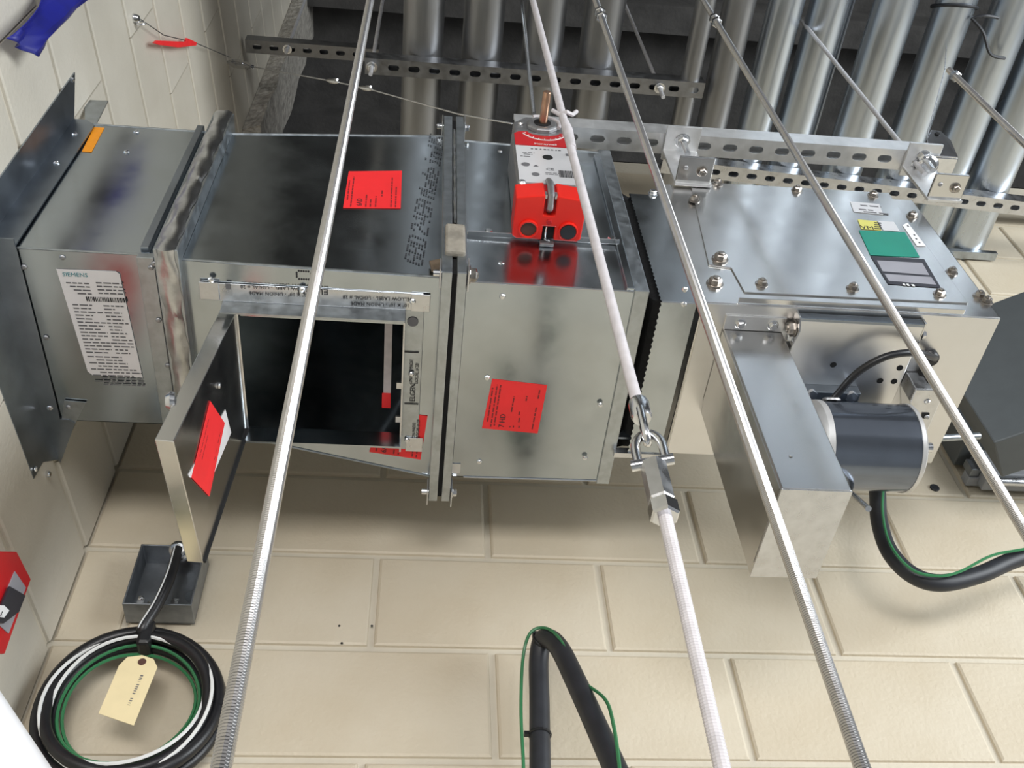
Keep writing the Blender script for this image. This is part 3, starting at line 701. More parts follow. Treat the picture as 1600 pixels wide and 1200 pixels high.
# red label beside the hatch
zl = 1.2475
zl = 1.2463
P = [at(657, 718, 'z', zl), at(577, 706, 'z', zl), at(590, 640, 'z', zl), at(668, 650, 'z', zl)]
PL = [at(x, y, 'z', zl) for x, y in [(657, 718), (577, 706), (581, 692), (634, 698), (640, 647), (668, 650)]]
Wl = (P[1] - P[0]).length; Hl = (P[3] - P[0]).length
lin = [(.004, Hl * .55, Wl * .08), (.004, Hl * .8, Wl * .16), (.004, Hl * .3, Wl * .43), (.004, Hl * .22, Wl * .52), (.004, Hl * .35, Wl * .6), (.004, Hl * .8, Wl * .86), (Hl * .2, Hl * .7, Wl * .93)]
lin = [(.004, Hl * .55, Wl * .08), (.004, Hl * .6, Wl * .16), (.004, Hl * .14, Wl * .43), (.004, Hl * .14, Wl * .52), (.004, Hl * .12, Wl * .86)]
redlabel('red_label', PL, (0, 0, -1), P[3] - P[0], P[1] - P[0], ('6AD', .004, Wl * .68, .013), tr, lin)
# the open hatch door
A = Vector((-.268, .869, 1.246)); B_ = Vector((-.267, 1.100, 1.246)); C_ = Vector((-.285, 1.100, .958)); D_ = Vector((-.297, .868, .953))
nd = (B_ - A).cross(D_ - A).normalized()
C_ = atp(318, 880, A, nd)
if nd.x > 0: nd = -nd
door = MB().slab([A, B_, C_, D_], nd * .024).build('access_door', M['steel'], tr, bevel=.0012)
e1 = (B_ - A).normalized(); e2 = (D_ - A).normalized()
MB().tube([A - nd * .001 + e2 * .004, B_ - nd * .001 + e2 * .004, C_ - nd * .001 - e2 * .004], .0022, 6).build('door_seam', M['zinc'], door, smooth=True)
MB().tube([B_ - e1 * .003 - nd * .0015, C_ - e1 * .003 - nd * .0015], .0028, 6).build('door_gasket', M['blackm'], door, smooth=True)
def ond(px, py, k=.0006): return atp(px, py, A - nd * k, nd)
P = [ond(*p, .0004) for p in [(352, 640), (361, 676), (329, 752), (296, 746), (294, 742)]]
o = MB().slab(P, -nd * .0003).build('white_sticker', M['white'], door); o['label'] = 'white sticker under the red one'
P = [ond(*p, .0009) for p in [(328, 626), (351, 661), (327, 776), (299, 746)]]
o = MB().slab(P, -nd * .0003).build('red_sticker', M['redlab'], door); o['label'] = 'red label with faint print'
b = MB(); uu = (P[0] - P[3]).normalized(); vv = (P[1] - P[0]).normalized()
for f, g0, g1 in [(.25, .3, .62), (.82, .45, .5), (.80, .55, .6), (.8, .68, .82), (.12, .3, .8)]:
    s = P[3] + (P[2] - P[3]) * f; L_ = (P[0] - P[3]).length; scribble(b, s - nd * .0004, uu, vv, [(L_ * g0, L_ * g1, 0)], .0016, -nd)
stuff(b.build('fine_print', M['inkred'], o))
fix('screw', door, ond(342, 602), -nd); 
MB().lathe((A + D_) / 2 + nd * .03 + Vector((0, .004, -.065)), (-1, 0, -.1), [(0, .012), (.006, .014), (.012, .010)], 12).build('door_latch', M['zinc'], door, smooth=True)

# joint between sleeve and transition: two flanges, cleat and foil sealant
jt = thing('duct_joint', 'foil sealed flange joint between the sleeve and the hatch section', 'joint', (-.36, .95, 1.23))
def ringx(x0, x1, out, m, name, t, y0, y1, z0, z1, inn=0.0, bev=.0012):
    o_ = [(x0, y0 - out, z0 - out), (x0, y1 + out, z0 - out), (x0, y1 + out, z1 + out), (x0, y0 - out, z1 + out)]
    i_ = [(x0, y0 - inn, z0 - inn), (x0, y1 + inn, z0 - inn), (x0, y1 + inn, z1 + inn), (x0, y0 - inn, z1 + inn)]
    return MB().ringslab(o_, i_, (x1 - x0, 0, 0)).build(name, M[m], t, bevel=bev)
ringx(-.372, -.358, .026, 'galv_rough', 'flange', jt, YF, YB, ZB, ZTP)
ringx(-.352, -.338, .026, 'galv_rough', 'flange', jt, YF, YB, ZB, ZTP)
MB().box(-.398, -.386, YF - .010, YF, ZB + .004, ZTP + .004).build('cleat', M['galv_dark'], jt, bevel=.001)
MB().box(-.400, -.376, YF - .004, YB, ZB - .014, ZB - .001).build('cleat', M['galv_rough'], jt, bevel=.001)
def lumpy(path, wv, nv, width, name, t, m):
    b = MB(); vs = []; fs = []; nc = 5
    P = []
    for i in range(len(path) - 1):
        a, c = Vector(path[i]), Vector(path[i + 1]); n_ = max(2, int((c - a).length / .009))
        for k_ in range(n_): P.append((a.lerp(c, k_ / n_), i))
    P.append((Vector(path[-1]), len(path) - 2))
    ph = [random.uniform(0, 6) for _ in range(8)]
    for q_, (p, i) in enumerate(P):
        ww = width * (1 + .10 * math.sin(q_ * .55 + ph[0]) + .06 * math.sin(q_ * 1.3 + ph[1]))
        for k_ in range(nc):
            s_ = (k_ / (nc - 1) - .5) * 2
            vs.append(p + Vector(wv) * (ww / 2 * s_) + Vector(nv[i]) * (.003 * (1 - s_ ** 4) + .0012 * math.sin(q_ * .7 + ph[2 + k_]) * (1 - s_ * s_)))
    for i in range(len(P) - 1):
        for k_ in range(nc - 1): fs.append((i * nc + k_, i * nc + k_ + 1, (i + 1) * nc + k_ + 1, (i + 1) * nc + k_))
    b.add(vs, fs); return b.build(name, M[m], t, smooth=True)
lumpy([(-.355, YF - .027, ZTP + .028), (-.355, YF - .027, ZB - .027), (-.355, YB + .02, ZB - .027)], (1, 0, 0), [(0, -1, 0), (0, 0, -1)], .027, 'foil_sealant', jt, 'sealant')
for px, py in [(241, 412), (236, 418), (249, 430), (248, 500), (262, 571)]: fix('screw_dark', jt, at(px, py, 'z', ZB - .0145), (0, 0, -1))

# joint between transition and damper
j2 = thing('bolted_joint', 'bolted pair of duct flanges with dark gasket left of the actuator', 'joint', (.05, .95, 1.21))
Y0, Y1, Z0, Z1 = .794, 1.192, 1.247, 1.724
ringx(.030, .045, .030, 'galv_rough', 'flange', j2, Y0, Y1, Z0, Z1)
ringx(.052, .066, .030, 'galv_rough', 'flange', j2, Y0, Y1, Z0, Z1)
ringx(.045, .052, .024, 'blackm', 'gasket', j2, Y0, Y1, Z0, Z1, bev=0)
lumpy([(.049, Y0 - .027, 1.70), (.049, Y0 - .027, 1.36)], (1, 0, 0), [(0, -1, 0)], .006, 'sealant_bead', j2, 'sealant')
MB().box(.034, .064, Y0 - .038, Y0 - .026, 1.262, 1.345).build('sealant_patch', M['caulk'], j2, bevel=.004)
for (yy, zz, nz) in [(Y0 - .020, Z0 - .018, 'front'), (Y0 - .014, Z1 + .018, 'top'), (Y1 + .018, Z0 - .020, 'rear')]:
    MB().slab([(.029, yy - .016, zz - .016), (.029, yy + .016, zz - .016), (.029, yy + .016, zz + .016), (.029, yy - .016, zz + .016)], (-.002, 0, 0)).build('corner_plate', M['strut'], j2, bevel=.001)
    MB().slab([(.067, yy - .018, zz - .018), (.067, yy + .018, zz - .018), (.067, yy + .018, zz + .018), (.067, yy - .018, zz + .018)], (.0025, 0, 0)).build('corner_plate', M['strut'], j2, bevel=.004)
    fix('big' if nz == 'front' else 'hex', j2, (.070, yy, zz), (1, 0, 0), 'bolt'); 
    MB().cyl((.018, yy, zz), (.03, yy, zz), .005, 10).build('bolt_end', M['zinc'], j2, smooth=True)
MB().slab([(.016, .786, 1.25), (.031, .785, 1.25), (.031, .785, 1.28), (.012, .787, 1.275)], (0, -.005, 0)).build('rust_patch', M['rust'], j2)

# ================================================================== DAMPER SECTION
XC, XD = .068, .318
da = thing('damper_duct', 'galvanized damper section carrying the actuator and a red label', 'duct', (.2, .98, 1.245))
ZD0, ZD1 = 1.246, 1.722
panels(da, (XC, .796, 1.190, ZD0, ZD1), (XD, .798, 1.188, ZD0, ZD1 - .008))
edge_bead(da, (XC, .796, ZD0), (XD, .798, ZD0), .0018, 'zinc'); edge_bead(da, (XC, .796, ZD1), (XD, .798, ZD1 - .008), .0018)
edge_bead(da, (XC + .02, 1.190, ZD0), (XD, 1.188, ZD0), .002, 'zinc')
ringx(XD, XD + .022, .004, 'galv_rough', 'end_flange', da, .798, 1.188, ZD0, ZD1 - .008, -.016)
MB().slab([(XD - .012, .797, ZD0), (XD, .797, ZD0), (XD, .797, ZD1 - .02), (XD - .012, .797, ZD1 - .03)], (0, -.005, 0)).build('turned_edge', M['galv'], da, bevel=.001)
q0 = at(733, 358, 'y', .79); q1 = at(965, 381, 'y', .79); zsh = (q0.z + q1.z) / 2
sh = MB().box(XC + .002, XD - .006, .788, .797, zsh, zsh + .003).build('plate_lip', M['zinc'], da, bevel=.0008)
for x in (.078, .092, .104, .113, .122, .131, .262, .276, .288, .300): fix('hex' if x in (.104, .300) else 'screw_dark', da, (x, .7965, zsh + .009), (0, -1, 0), 'bolt' if x in (.104, .300) else 'screw')
for px, py in [(783, 412)]: fix('screw', da, at(px, py, 'y', .797), (0, -1, 0))
fix('screw_dark', da, at(781, 237, 'y', .797), (0, -1, 0))
for px, py in [(785, 463), (761, 590), (749, 721)]: fix('screw', da, at(px, py, 'z', ZD0), (0, 0, -1))
for px, py in [(938, 632), (914, 715)]: fix('screw', da, at(px, py, 'z', ZD0 - .004), (0, 0, -1))
P = [at(840, 677, 'z', ZD0 - .0003), at(753, 669, 'z', ZD0 - .0003), at(769, 592, 'z', ZD0 - .0003), at(855, 602, 'z', ZD0 - .0003)]
Wl = (P[1] - P[0]).length; Hl = (P[3] - P[0]).length
lin = [(.008, Hl * .55, Wl * .10), (Hl * .72, Hl * .9, Wl * .10), (.008, Hl * .14, Wl * .34), (.2 * Hl, .3 * Hl, Wl * .36), (Hl * .35, Hl * .42, Wl * .38), (.008, Hl * .12, Wl * .44), (.65 * Hl, .75 * Hl, Wl * .30), (.008, .1 * Hl, Wl * .5), (Hl * .4, Hl * .72, Wl * .52), (.008, Hl * .92, Wl * .78), (.05 * Hl, Hl * .92, Wl * .84), (Hl * .15, Hl * .85, Wl * .91)]
redlabel('red_label', P, (0, 0, -1), P[3] - P[0], P[1] - P[0], ('7 HD', .006, Wl * .62, .013), da, lin)
q = at(706, 724, 'z', ZD0 - .0005); MB().slab([q, q + Vector((.015, 0, 0)), q + Vector((.015, .022, 0)), q + Vector((0, .022, 0))], (0, 0, -.001)).build('foil_patch', M['strut'], da)

# ================================================================== ACTUATOR
ac = thing('damper_actuator', 'grey and red damper actuator bolted to the front of the duct', 'actuator', (.195, .75, 1.362))
AY = .718
ZC = 1.366
def tilt(p): return Vector(p)
def abox(x0, x1, y0, y1, z0, z1): return MB().box(x0, x1, y0, y1, z0, z1)
ax0, ax1 = .143, .247
abox(ax0, ax1, AY, .792, 1.405, 1.602).build('housing', M['alu'], ac, bevel=.004)
MB().box(ax0 + .01, ax1 - .01, .79, .797, 1.39, 1.64).build('mount_plate', M['galv_rough'], ac)
q = [(ax0 + .006, AY, 1.60), (ax1 - .006, AY, 1.60), (ax1 - .008, AY, 1.64), (ax1 - .028, AY, 1.668), (ax0 + .028, AY, 1.668), (ax0 + .004, AY, 1.64)]
MB().slab(q, (0, .07, 0)).build('clamp_housing', M['alu'], ac, bevel=.003)
lp = MB().slab([tilt(p) for p in [(ax0 + .004, AY, 1.424), (ax0 + .012, AY, 1.417), (ax1 - .012, AY, 1.417), (ax1 - .004, AY, 1.424), (ax1 - .004, AY, 1.548), (ax0 + .004, AY, 1.548)]], (0, -.0012, 0)).build('label_plate', M['platewhite'], ac)
hp = [(ax0 + .004, AY, 1.550), (ax1 - .004, AY, 1.550), (ax1 - .004, AY, 1.594), (ax1 - .012, AY, 1.602)] + [(.198 + .028 * math.cos(math.pi * k / 8), AY, 1.604 - .014 * math.sin(math.pi * k / 8)) for k in range(9)] + [(ax0 + .012, AY, 1.602), (ax0 + .004, AY, 1.594)]
hd = MB().slab([tilt(p) for p in hp], (0, -.0013, 0)).build('label_header', M['reddeep'], ac)
b = MB(); yy = AY - .0016
for k in range(13):
    a = math.radians(200 + 140 * k / 12)
    for kk in range(1): pass
arc = [tilt((.198 + .040 * math.cos(math.radians(205 + 130 * k / 16)), yy, 1.612 + .040 * math.sin(math.radians(205 + 130 * k / 16)))) for k in range(17)]
b.tube(arc, .0011, 5)
for k in range(0, 17, 2):
    a = math.radians(205 + 130 * k / 16); b.tube([tilt((.198 + .040 * math.cos(a), yy, 1.612 + .040 * math.sin(a))), tilt((.198 + .034 * math.cos(a), yy, 1.612 + .034 * math.sin(a)))], .0006, 4)
stuff(b.build('dial_scale', M['stripe'], hd))
ua = tilt((1, 0, 1.5)) - tilt((0, 0, 1.5)); va = tilt((.198, 0, 2.5)) - tilt((.198, 0, 1.5))
text('brand_text', 'Honeywell', tilt((.198, AY - .0016, 1.5545)), ua, va, .0088, M['stripe'], hd, 'CENTER')
ip = MB()
def ap(x, z): return tilt((x, AY - .0014, z))
n_ = (0, -1, 0)
scribble(ip, ap(.172, 1.535), ua, va, [(0, .052, 0)], .0038, n_, 1.0, (.5, 1.2))
scribble(ip, ap(.153, 1.520), ua, va, [(.004, .024, 0), (.006, .020, -.006), (0, .016, -.014)], .002, n_)
scribble(ip, ap(.190, 1.452), ua, va, [(0, .022, 0), (0, .02, -.005)], .0018, n_)
ip.box(.229, .234, AY - .0017, AY - .0013, 1.518, 1.526)
for (x, z, r) in [(.160, 1.478, .007), (.174, 1.445, .0065)]: ip.lathe(ap(x, z), n_, [(0, r), (.0002, r)], 12)
ip.slab([ap(.172, 1.472), ap(.181, 1.472), ap(.1765, 1.479)], (0, -.0002, 0)); stuff(ip.build('fine_print', M['inkgrey'], lp))
text('ce_mark', 'CE', ap(.192, 1.462), ua, va, .011, M['ink'], lp)
ip = MB(); a = .212
while a < .239:
    wd = random.choice([.0007, .001, .0016]); ip.slab([ap(a, 1.440), ap(a + wd, 1.440), ap(a + wd, 1.464), ap(a, 1.464)], (0, -.0002, 0)); a += wd + random.choice([.0007, .001])
stuff(ip.build('barcode', M['ink'], lp))
b = MB(); b.lathe(tilt((.198, AY - .0013, 1.508)), (0, -1, 0), [(0, .0085), (.0006, .0085)], 18); b.build('manual_port', M['blackm'], lp)
# red wiring cover: short front band, ports on its underside, slot and lever in the middle
RY = .712; CB = .789
cov = [(.139, RY + .006, ZC), (.180, RY, ZC), (.184, RY, ZC), (.184, RY + .034, ZC), (.202, RY + .034, ZC), (.202, RY, ZC), (.206, RY, ZC), (.249, RY + .006, ZC), (.247, CB - .004, ZC), (.241, CB, ZC), (.2045, CB, ZC), (.2045, CB - .024, ZC), (.1855, CB - .024, ZC), (.1855, CB, ZC), (.146, CB, ZC), (.139, CB - .004, ZC)]
cover = MB().slab(cov, (0, 0, .044)).build('wiring_cover', M['redplast'], ac, bevel=.0022)
MB().box(.180, .206, RY + .004, RY + .050, ZC + .010, ZC + .044).build('slot_floor', M['reddeep'], cover)
MB().box(.184, .206, CB - .026, CB, ZC + .006, ZC + .036).build('clip_recess', M['blackm'], cover)
for x, open_ in ((.163, True), (.225, False)):
    yc = CB - .019
    c = Vector((x, yc, ZC + .001)); e1_ = Vector((1, 0, 0)); e2_ = Vector((0, 1, 0))
    b = MB(); b.ringslab([c + e1_ * (.0155 * math.cos(k * math.pi / 10)) + e2_ * (.0155 * math.sin(k * math.pi / 10)) for k in range(20)], [c + e1_ * (.0125 * math.cos(k * math.pi / 10)) + e2_ * (.0125 * math.sin(k * math.pi / 10)) for k in range(20)], (0, 0, -.006)); b.build('port_collar', M['redplast'], cover, bevel=.001)
    b = MB(); b.lathe((x, yc, ZC - (.0003 if open_ else .005)), (0, 0, -1), [(0, .0123), (.001, .0123)], 20); b.build('open_port' if open_ else 'port_plug', M['brown' if open_ else 'hose'], cover)
b = MB(); b.lathe((.194, CB - .033, ZC), (0, 0, -1), [(0, .0045), (.001, .0045), (.002, .003)], 12); b.build('cover_screw', M['reddeep'], cover)
b = MB(); b.tube([(.193, AY - .001, 1.425), (.193, RY - .004, 1.40), (.193, RY + .002, ZC + .006), (.193, RY + .022, ZC + .002), (.193, RY + .03, ZC + .012)], .0055, 10); b.build('lock_lever', M['alu'], ac, smooth=True)
for x in (.184, .202): MB().box(x - .003, x + .003, RY + .001, RY + .007, ZC + .004, ZC + .016).build('slot_tab', M['strut'], ac)
b = MB(); b.tube([(.192, CB - .022, ZC + .004), (.190, CB - .012, ZC - .001), (.191, CB - .002, ZC - .002), (.198, CB + .001, ZC + .001)], .0014, 6); b.build('wire_clip', M['zinc'], ac, smooth=True)
MB().box(.183, .205, CB + .002, CB + .007, ZC - .008, ZC + .004).build('clip_bracket', M['alu'], ac, bevel=.001)
for x in (ax0 + .008, ax1 - .006): b = MB(); b.lathe((x, AY + .004, 1.418), (0, -1, 0), [(0, .007), (.004, .007), (.007, .004)], 12); b.build('boss', M['strut'], ac, smooth=True)
sc_ = tilt((.197, AY, 1.628))
b = MB(); b.lathe(sc_, (0, -1, 0), [(0, .028), (.006, .028), (.008, .024)], 8); b.build('clamp_nut', M['alu'], ac, bevel=.001)
b = MB(); b.lathe(sc_ + Vector((0, -.008, 0)), (0, -1, 0), [(0, .015), (.001, .015)], 16); b.build('hub_hole', M['blackm'], ac)
b = MB(); b.lathe(sc_ + Vector((.001, -.004, 0)), (.02, -1, 0), [(0, .0072), (.058, .0072), (.060, .006)], 16); b.build('shaft', M['copper'], ac, smooth=True)
b = MB(); b.tube([sc_ + Vector((.030 * math.cos(a), -.006, .030 * math.sin(a))) for a in [math.radians(-25 + 12 * k) for k in range(13)]], .0035, 8); b.build('clamp_strap', M['white_rod'], ac, smooth=True)
b = MB(); b.lathe(tilt((.160, AY, 1.632)), (0, -1, 0), [(0, .005), (.003, .005), (.005, .003)], 10); b.build('screw', M['zinc'], ac, smooth=True)

# ================================================================== FLEXIBLE CONNECTOR
fx = thing('flexible_connector', 'black fabric duct connector with a serrated metal band beside the fan box', 'connector', (.37, .95, 1.22))
FY0, FY1, FZ0, FZ1 = .806, 1.110, 1.234, 1.572
fb = MB()
secs = [(.338, .806, 1.180, 1.262, 1.69), (.346, .830, 1.15, 1.29, 1.64), (.354, .822, 1.12, 1.262, 1.60), (.372, .815, 1.105, 1.245, 1.562)]
vs = []; fs = []
for (x, y0, y1, z0, z1) in secs: vs += [(x, y0, z0), (x, y1, z0), (x, y1, z1), (x, y0, z1)]
for i in range(len(secs) - 1):
    for k_ in range(4): fs.append((i * 4 + k_, i * 4 + (k_ + 1) % 4, (i + 1) * 4 + (k_ + 1) % 4, (i + 1) * 4 + k_))
fb.add(vs, fs); fb.build('fabric', M['fabric'], fx)
# serrated band (four sides)
def band(name, a, b_, nrm, xa, xb):
    a = Vector(a); b_ = Vector(b_); n_ = int((b_ - a).length / .0055); pts = []
    for i in range(n_ + 1):
        p = a.lerp(b_, i / n_); pts.append(Vector((xa + (.0022 if i % 2 else 0), p.y, p.z)))
    vs = []; fs = []
    for i, p in enumerate(pts):
        q = a.lerp(b_, i / n_); q = Vector((xb, q.y, q.z)); vs += [p, q, p + Vector(nrm) * .0012, q + Vector(nrm) * .0012]
    for i in range(n_):
        j = i * 4; fs += [(j, j + 4, j + 5, j + 1), (j + 2, j + 3, j + 7, j + 6), (j, j + 2, j + 6, j + 4), (j + 1, j + 5, j + 7, j + 3)]
    MB().add(vs, fs).build(name, M['galv'], fx)
band('front_band', (0, FY0, FZ1), (0, FY0, FZ0), (0, -1, 0), .357, .412)
band('bottom_band', (0, FY0, FZ0), (0, FY1, FZ0), (0, 0, -1), .357, .412)
band('top_band', (0, FY0, FZ1), (0, FY1, FZ1), (0, 0, 1), .357, .412)
edge_bead(fx, (.359, FY0, FZ0), (.412, FY0, FZ0), .0014, 'zinc')
for px, py in [(1020, 303)]: fix('hex', fx, at(px, py, 'y', FY0 - .001), (0, -1, 0), 'bolt')
for px, py in [(1068, 475), (1070, 452)]: fix('screw', fx, at(px, py, 'z', FZ0 - .001), (0, 0, -1))
MB().box(.335, .42, 1.108, 1.118, FZ0 - .004, FZ0 + .010).build('rear_rail', M['strut'], fx)
MB().slab([(.338, 1.09, 1.25), (.37, 1.09, 1.25), (.354, 1.09, 1.272)], (0, .004, 0)).build('gusset', M['galv_dark'], fx)

# ================================================================== STAINLESS FAN BOX
fan = thing('fan_box', 'stainless fan box with bolted cover, belt guard and motor', 'fan', (.65, .95, .88))
BX0, BX1, BY0, BY1, BZ0, BZ1 = .420, .890, .802, 1.105, 1.232, 1.612
MB().box(BX0, BX1, BY0, BY1, BZ0, BZ1).build('housing', M['steel'], fan, bevel=.0025)
MB().box(BX0 + .004, BX1 - .002, BY0 + .001, BY1 - .001, BZ0 - .0012, BZ0 + .002).build('bottom_sheet', M['steel_flat'], fan)
CY = BY0 - .0002
def fc(px, py, k=0.0): return at(px, py, 'y', CY - k)
cv = [fc(*p) for p in [(1078, 285), (1107, 415), (1142, 420), (1163, 458), (1512, 475), (1388, 303)]]
MB().slab(cv, (0, -.0022, 0)).build('cover_panel', M['steel'], fan, bevel=.0006)
KY = CY - .0024
for px, py, k_ in [(1121, 288, 'hexd'), (1245, 298, 'hexd'), (1364, 306, 'hexd'), (1085, 313, 'hexd'), (1125, 405, 'big'), (1190, 444, 'hexd'), (1332, 451, 'hexd'), (1468, 460, 'hexd')]:
    fix(k_, fan, at(px, py, 'y', KY), (0, -1, 0), 'bolt')
for px, py, k_ in [(1117, 443, 'big'), (1487, 426, 'hexd'), (1425, 338, 'hexd'), (1530, 463, 'hexd'), (1541, 472, 'hexd')]:
    fix(k_, fan, at(px, py, 'y', CY), (0, -1, 0), 'bolt')
LY = KY - .0004
def flab(name, pxs, m, th=.0004, label=None):
    return sticker(fan, name, pxs, 'y', LY, (0, -1, 0), m, th, label)[0]
flab('teal_label', [(1342, 360), (1414, 363), (1437, 402), (1360, 399)], M['teal'], label='plain teal label')
yl = flab('yellow_label', [(1340, 343), (1370, 346), (1377, 360), (1346, 358)], M['yellow'], label='small yellow label')
text('label_text', 'VM', at(1346, 357, 'y', LY - .0006), (1, 0, -.06), (0, 0, 1), .017, M['ink'], yl)
b = MB()
for k_ in range(4): p = at(1367, 358 - 3 * k_, 'y', LY - .0005); b.slab([p, p + Vector((.012, 0, 0)), p + Vector((.012, 0, .004)), p + Vector((0, 0, .004))], (0, -.0002, 0))
stuff(b.build('label_bars', M['ink'], yl))
flab('white_label', [(1371, 345), (1397, 347), (1406, 362), (1380, 360)], M['platewhite'])
tb = flab('data_table', [(1360, 400), (1444, 405), (1470, 450), (1388, 444)], M['darklab'], label='black bordered data plate')
for pxs in [[(1370, 407), (1441, 411), (1452, 430), (1379, 424)], [(1382, 428), (1455, 433), (1463, 445), (1389, 439)]]:
    MB().slab([at(x, y, 'y', LY - .0005) for x, y in pxs], (0, -.0003, 0)).build('table_field', M['greylab'], tb)
pb = MB(); scribble(pb, at(1412, 446, 'y', LY - .0006), (1, 0, -.06), (0, 0, 1), [(0, .022, 0)], .006, (0, -1, 0), 1.2, (.4, .8)); stuff(pb.build('plate_print', M['stripe'], tb))
sl_ = flab('serial_strip', [(1410, 352), (1418, 348), (1447, 385), (1433, 385)], M['whitep'])
pb = MB()
for x, y in [(1418, 354), (1428, 368), (1431, 374), (1436, 380)]: p = at(x, y, 'y', LY - .0005); pb.slab([p, p + Vector((.003, 0, 0)), p + Vector((.003, 0, .004)), p + Vector((0, 0, .004))], (0, -.0002, 0))
stuff(pb.build('strip_print', M['ink'], sl_))
nl = flab('notice_label', [(1328, 315), (1374, 319), (1380, 336), (1334, 331)], M['platewhite'])
pb = MB(); p = at(1333, 318, 'y', LY - .0005); scribble(pb, p, (1, 0, -.06), (0, 0, -1), [(.012, .05, .002), (.004, .03, .018), (.01, .055, .026)], .004, (0, -1, 0)); stuff(pb.build('fine_print', M['inkgrey'], nl))
# lap strip along the front lower edge and the left rear seam
MB().box(BX0 + .055, BX1 - .06, BY0 - .010, BY0 - .001, BZ0 + .003, BZ0 + .0055).build('cover_lip', M['steel'], fan, bevel=.0006)
# belt guard
GX0, GX1, GY0, GY1, GZ0 = .462, .553, .846, 1.012, .885
gd = MB().box(GX0, GX1, GY0, GY1, GZ0, BZ0 - .001).build('belt_guard', M['steel'], fan, bevel=.0012)
MB().box(GX0 - .0016, GX0, GY0 + .003, GY1 - .025, GZ0 + .003, BZ0 - .003).build('side_sheet', M['steel'], gd)
MB().box(GX0 - .0008, GX1 + .0008, GY0 + .001, GY1 - .001, GZ0 - .0012, GZ0 + .001).build('end_sheet', M['strut'], gd)
MB().box(GX0 - .002, GX1 + .001, GY0 - .026, GY0 - .001, BZ0 - .0045, BZ0 - .0015).build('mount_tab', M['steel_flat'], gd, bevel=.0006)
for x in (GX0 + .022, GX1 - .018): fix('hex', gd, (x, GY0 - .013, BZ0 - .0045), (0, 0, -1), 'bolt')
q = at(1236, 712, 'y', GY0 - .001); b = MB(); b.lathe(q, (0, -1, 0), [(0, .0028), (.001, .002)], 8); b.build('rivet', M['zinc'], gd)
# motor mounting plate with side ears
PX0, PX1, PY0, PY1, PZ = .568, .762, .812, .965, 1.212
mp = MB().box(PX0, PX1, PY0, PY1, PZ, PZ + .003).build('motor_plate', M['steel_flat'], fan, bevel=.0008)
MB().slab([(PX0, PY0 - .006, BZ0), (PX0, PY0 + .045, BZ0), (PX0, PY0 + .045, PZ - .002), (PX0, PY0 + .012, PZ - .012), (PX0, PY0 - .006, PZ)], (-.0025, 0, 0)).build('hinge_ear', M['steel'], mp)
MB().slab([(PX1, PY0 - .006, BZ0), (PX1, PY0 + .03, BZ0), (PX1, PY0 + .03, PZ), (PX1, PY0 - .006, PZ)], (.0025, 0, 0)).build('hinge_ear', M['steel'], mp)
MB().box(PX0, PX1, PY0 - .004, PY0, PZ, PZ + .012).build('turned_edge', M['galv_dark'], mp)
MB().box(PX0, PX1, PY0 - .004, PY0 + .03, PZ + .0125, PZ + .0145).build('slot_shadow_plate', M['galv_dark'], mp)
fix('big', mp, (PX0 - .003, PY0 + .018, PZ + .006), (-1, 0, 0), 'bolt'); fix('hex', mp, (PX0 - .003, PY0 + .034, PZ + .004), (-1, 0, 0), 'bolt'); fix('hex', mp, (PX1 + .003, PY0 + .018, PZ + .006), (1, 0, 0), 'bolt')
for px, py in [(1302, 570), (1406, 575), (1375, 595), (1397, 596)]:
    q = at(px, py, 'z', PZ - .0002); b = MB(); b.lathe(q, (0, 0, -1), [(0, .0052), (.0003, .0052)], 14); b.build('bolt_hole', M['blackm'], mp)
MB().box(.604, .694, .930, .950, PZ - .020, PZ - .0005).build('motor_foot', M['galv_dark'], mp, bevel=.001)
for x in (.615, .68): 
    b = MB(); b.lathe((x, .937, PZ - .004), (0, 0, -1), [(0, .007), (.012, .007), (.013, .005)], 10); b.lathe((x, .937, PZ - .016), (0, 0, -1), [(0, .010), (.006, .010)], 6); b.build('foot_bolt', M['zinc'], mp, smooth=True)
# motor
MC = Vector((.677, .978, 1.122)); MR = .068; ML0, ML1 = .615, .750
mo = MB(); mo.lathe((ML0, MC.y, MC.z), (1, 0, 0), [(0, MR), (ML1 - ML0, MR)], 40); mo = mo.build('motor', M['motor'], fan, smooth=True)
b = MB(); b.lathe((ML0 - .020, MC.y, MC.z), (1, 0, 0), [(0, MR * .55), (.004, MR * .85), (.012, MR * 1.02), (.021, MR * 1.02)], 36); b.build('end_bell', M['motorcap'], mo, smooth=True)
b = MB(); b.lathe((ML1, MC.y, MC.z), (1, 0, 0), [(0, MR * 1.02), (.006, MR * 1.02), (.012, MR * .9), (.018, MR * .5)], 36); b.build('end_bell', M['motorcap'], mo, smooth=True)
b = MB(); b.lathe((ML0 - .036, MC.y - .012, MC.z + .022), (1, 0, 0), [(0, .022), (.004, .030), (.018, .030)], 20); b.build('terminal_cap', M['black'], mo, smooth=True)
b = MB(); b.lathe((MC.x - .04, MC.y - .052, MC.z + .046), (0, -.75, .66), [(0, .014), (.003, .013), (.004, .010)], 20); b.build('plug_button', M['alu'], mo, smooth=True)
b = MB(); b.cyl((ML1 + .012, MC.y, MC.z + .004), (ML1 + .05, MC.y, MC.z + .004), .008, 14); b.build('shaft_end', M['zinc'], mo, smooth=True)
q = at(1325, 755, 'z', 1.02); b = MB(); b.cyl((.668, 1.03, 1.075), tuple(at(1357, 795, 'z', .99)), .0045, 12); b.build('oil_tube', M['zinc'], mo, smooth=True)
cab = spline([at(1288, 640, 'z', 1.165), at(1305, 620, 'z', 1.17), at(1340, 582, 'z', 1.175), at(1385, 557, 'z', 1.18), at(1430, 551, 'z', 1.19), at(1455, 558, 'z', 1.21), at(1462, 560, 'z', 1.232)], 8)
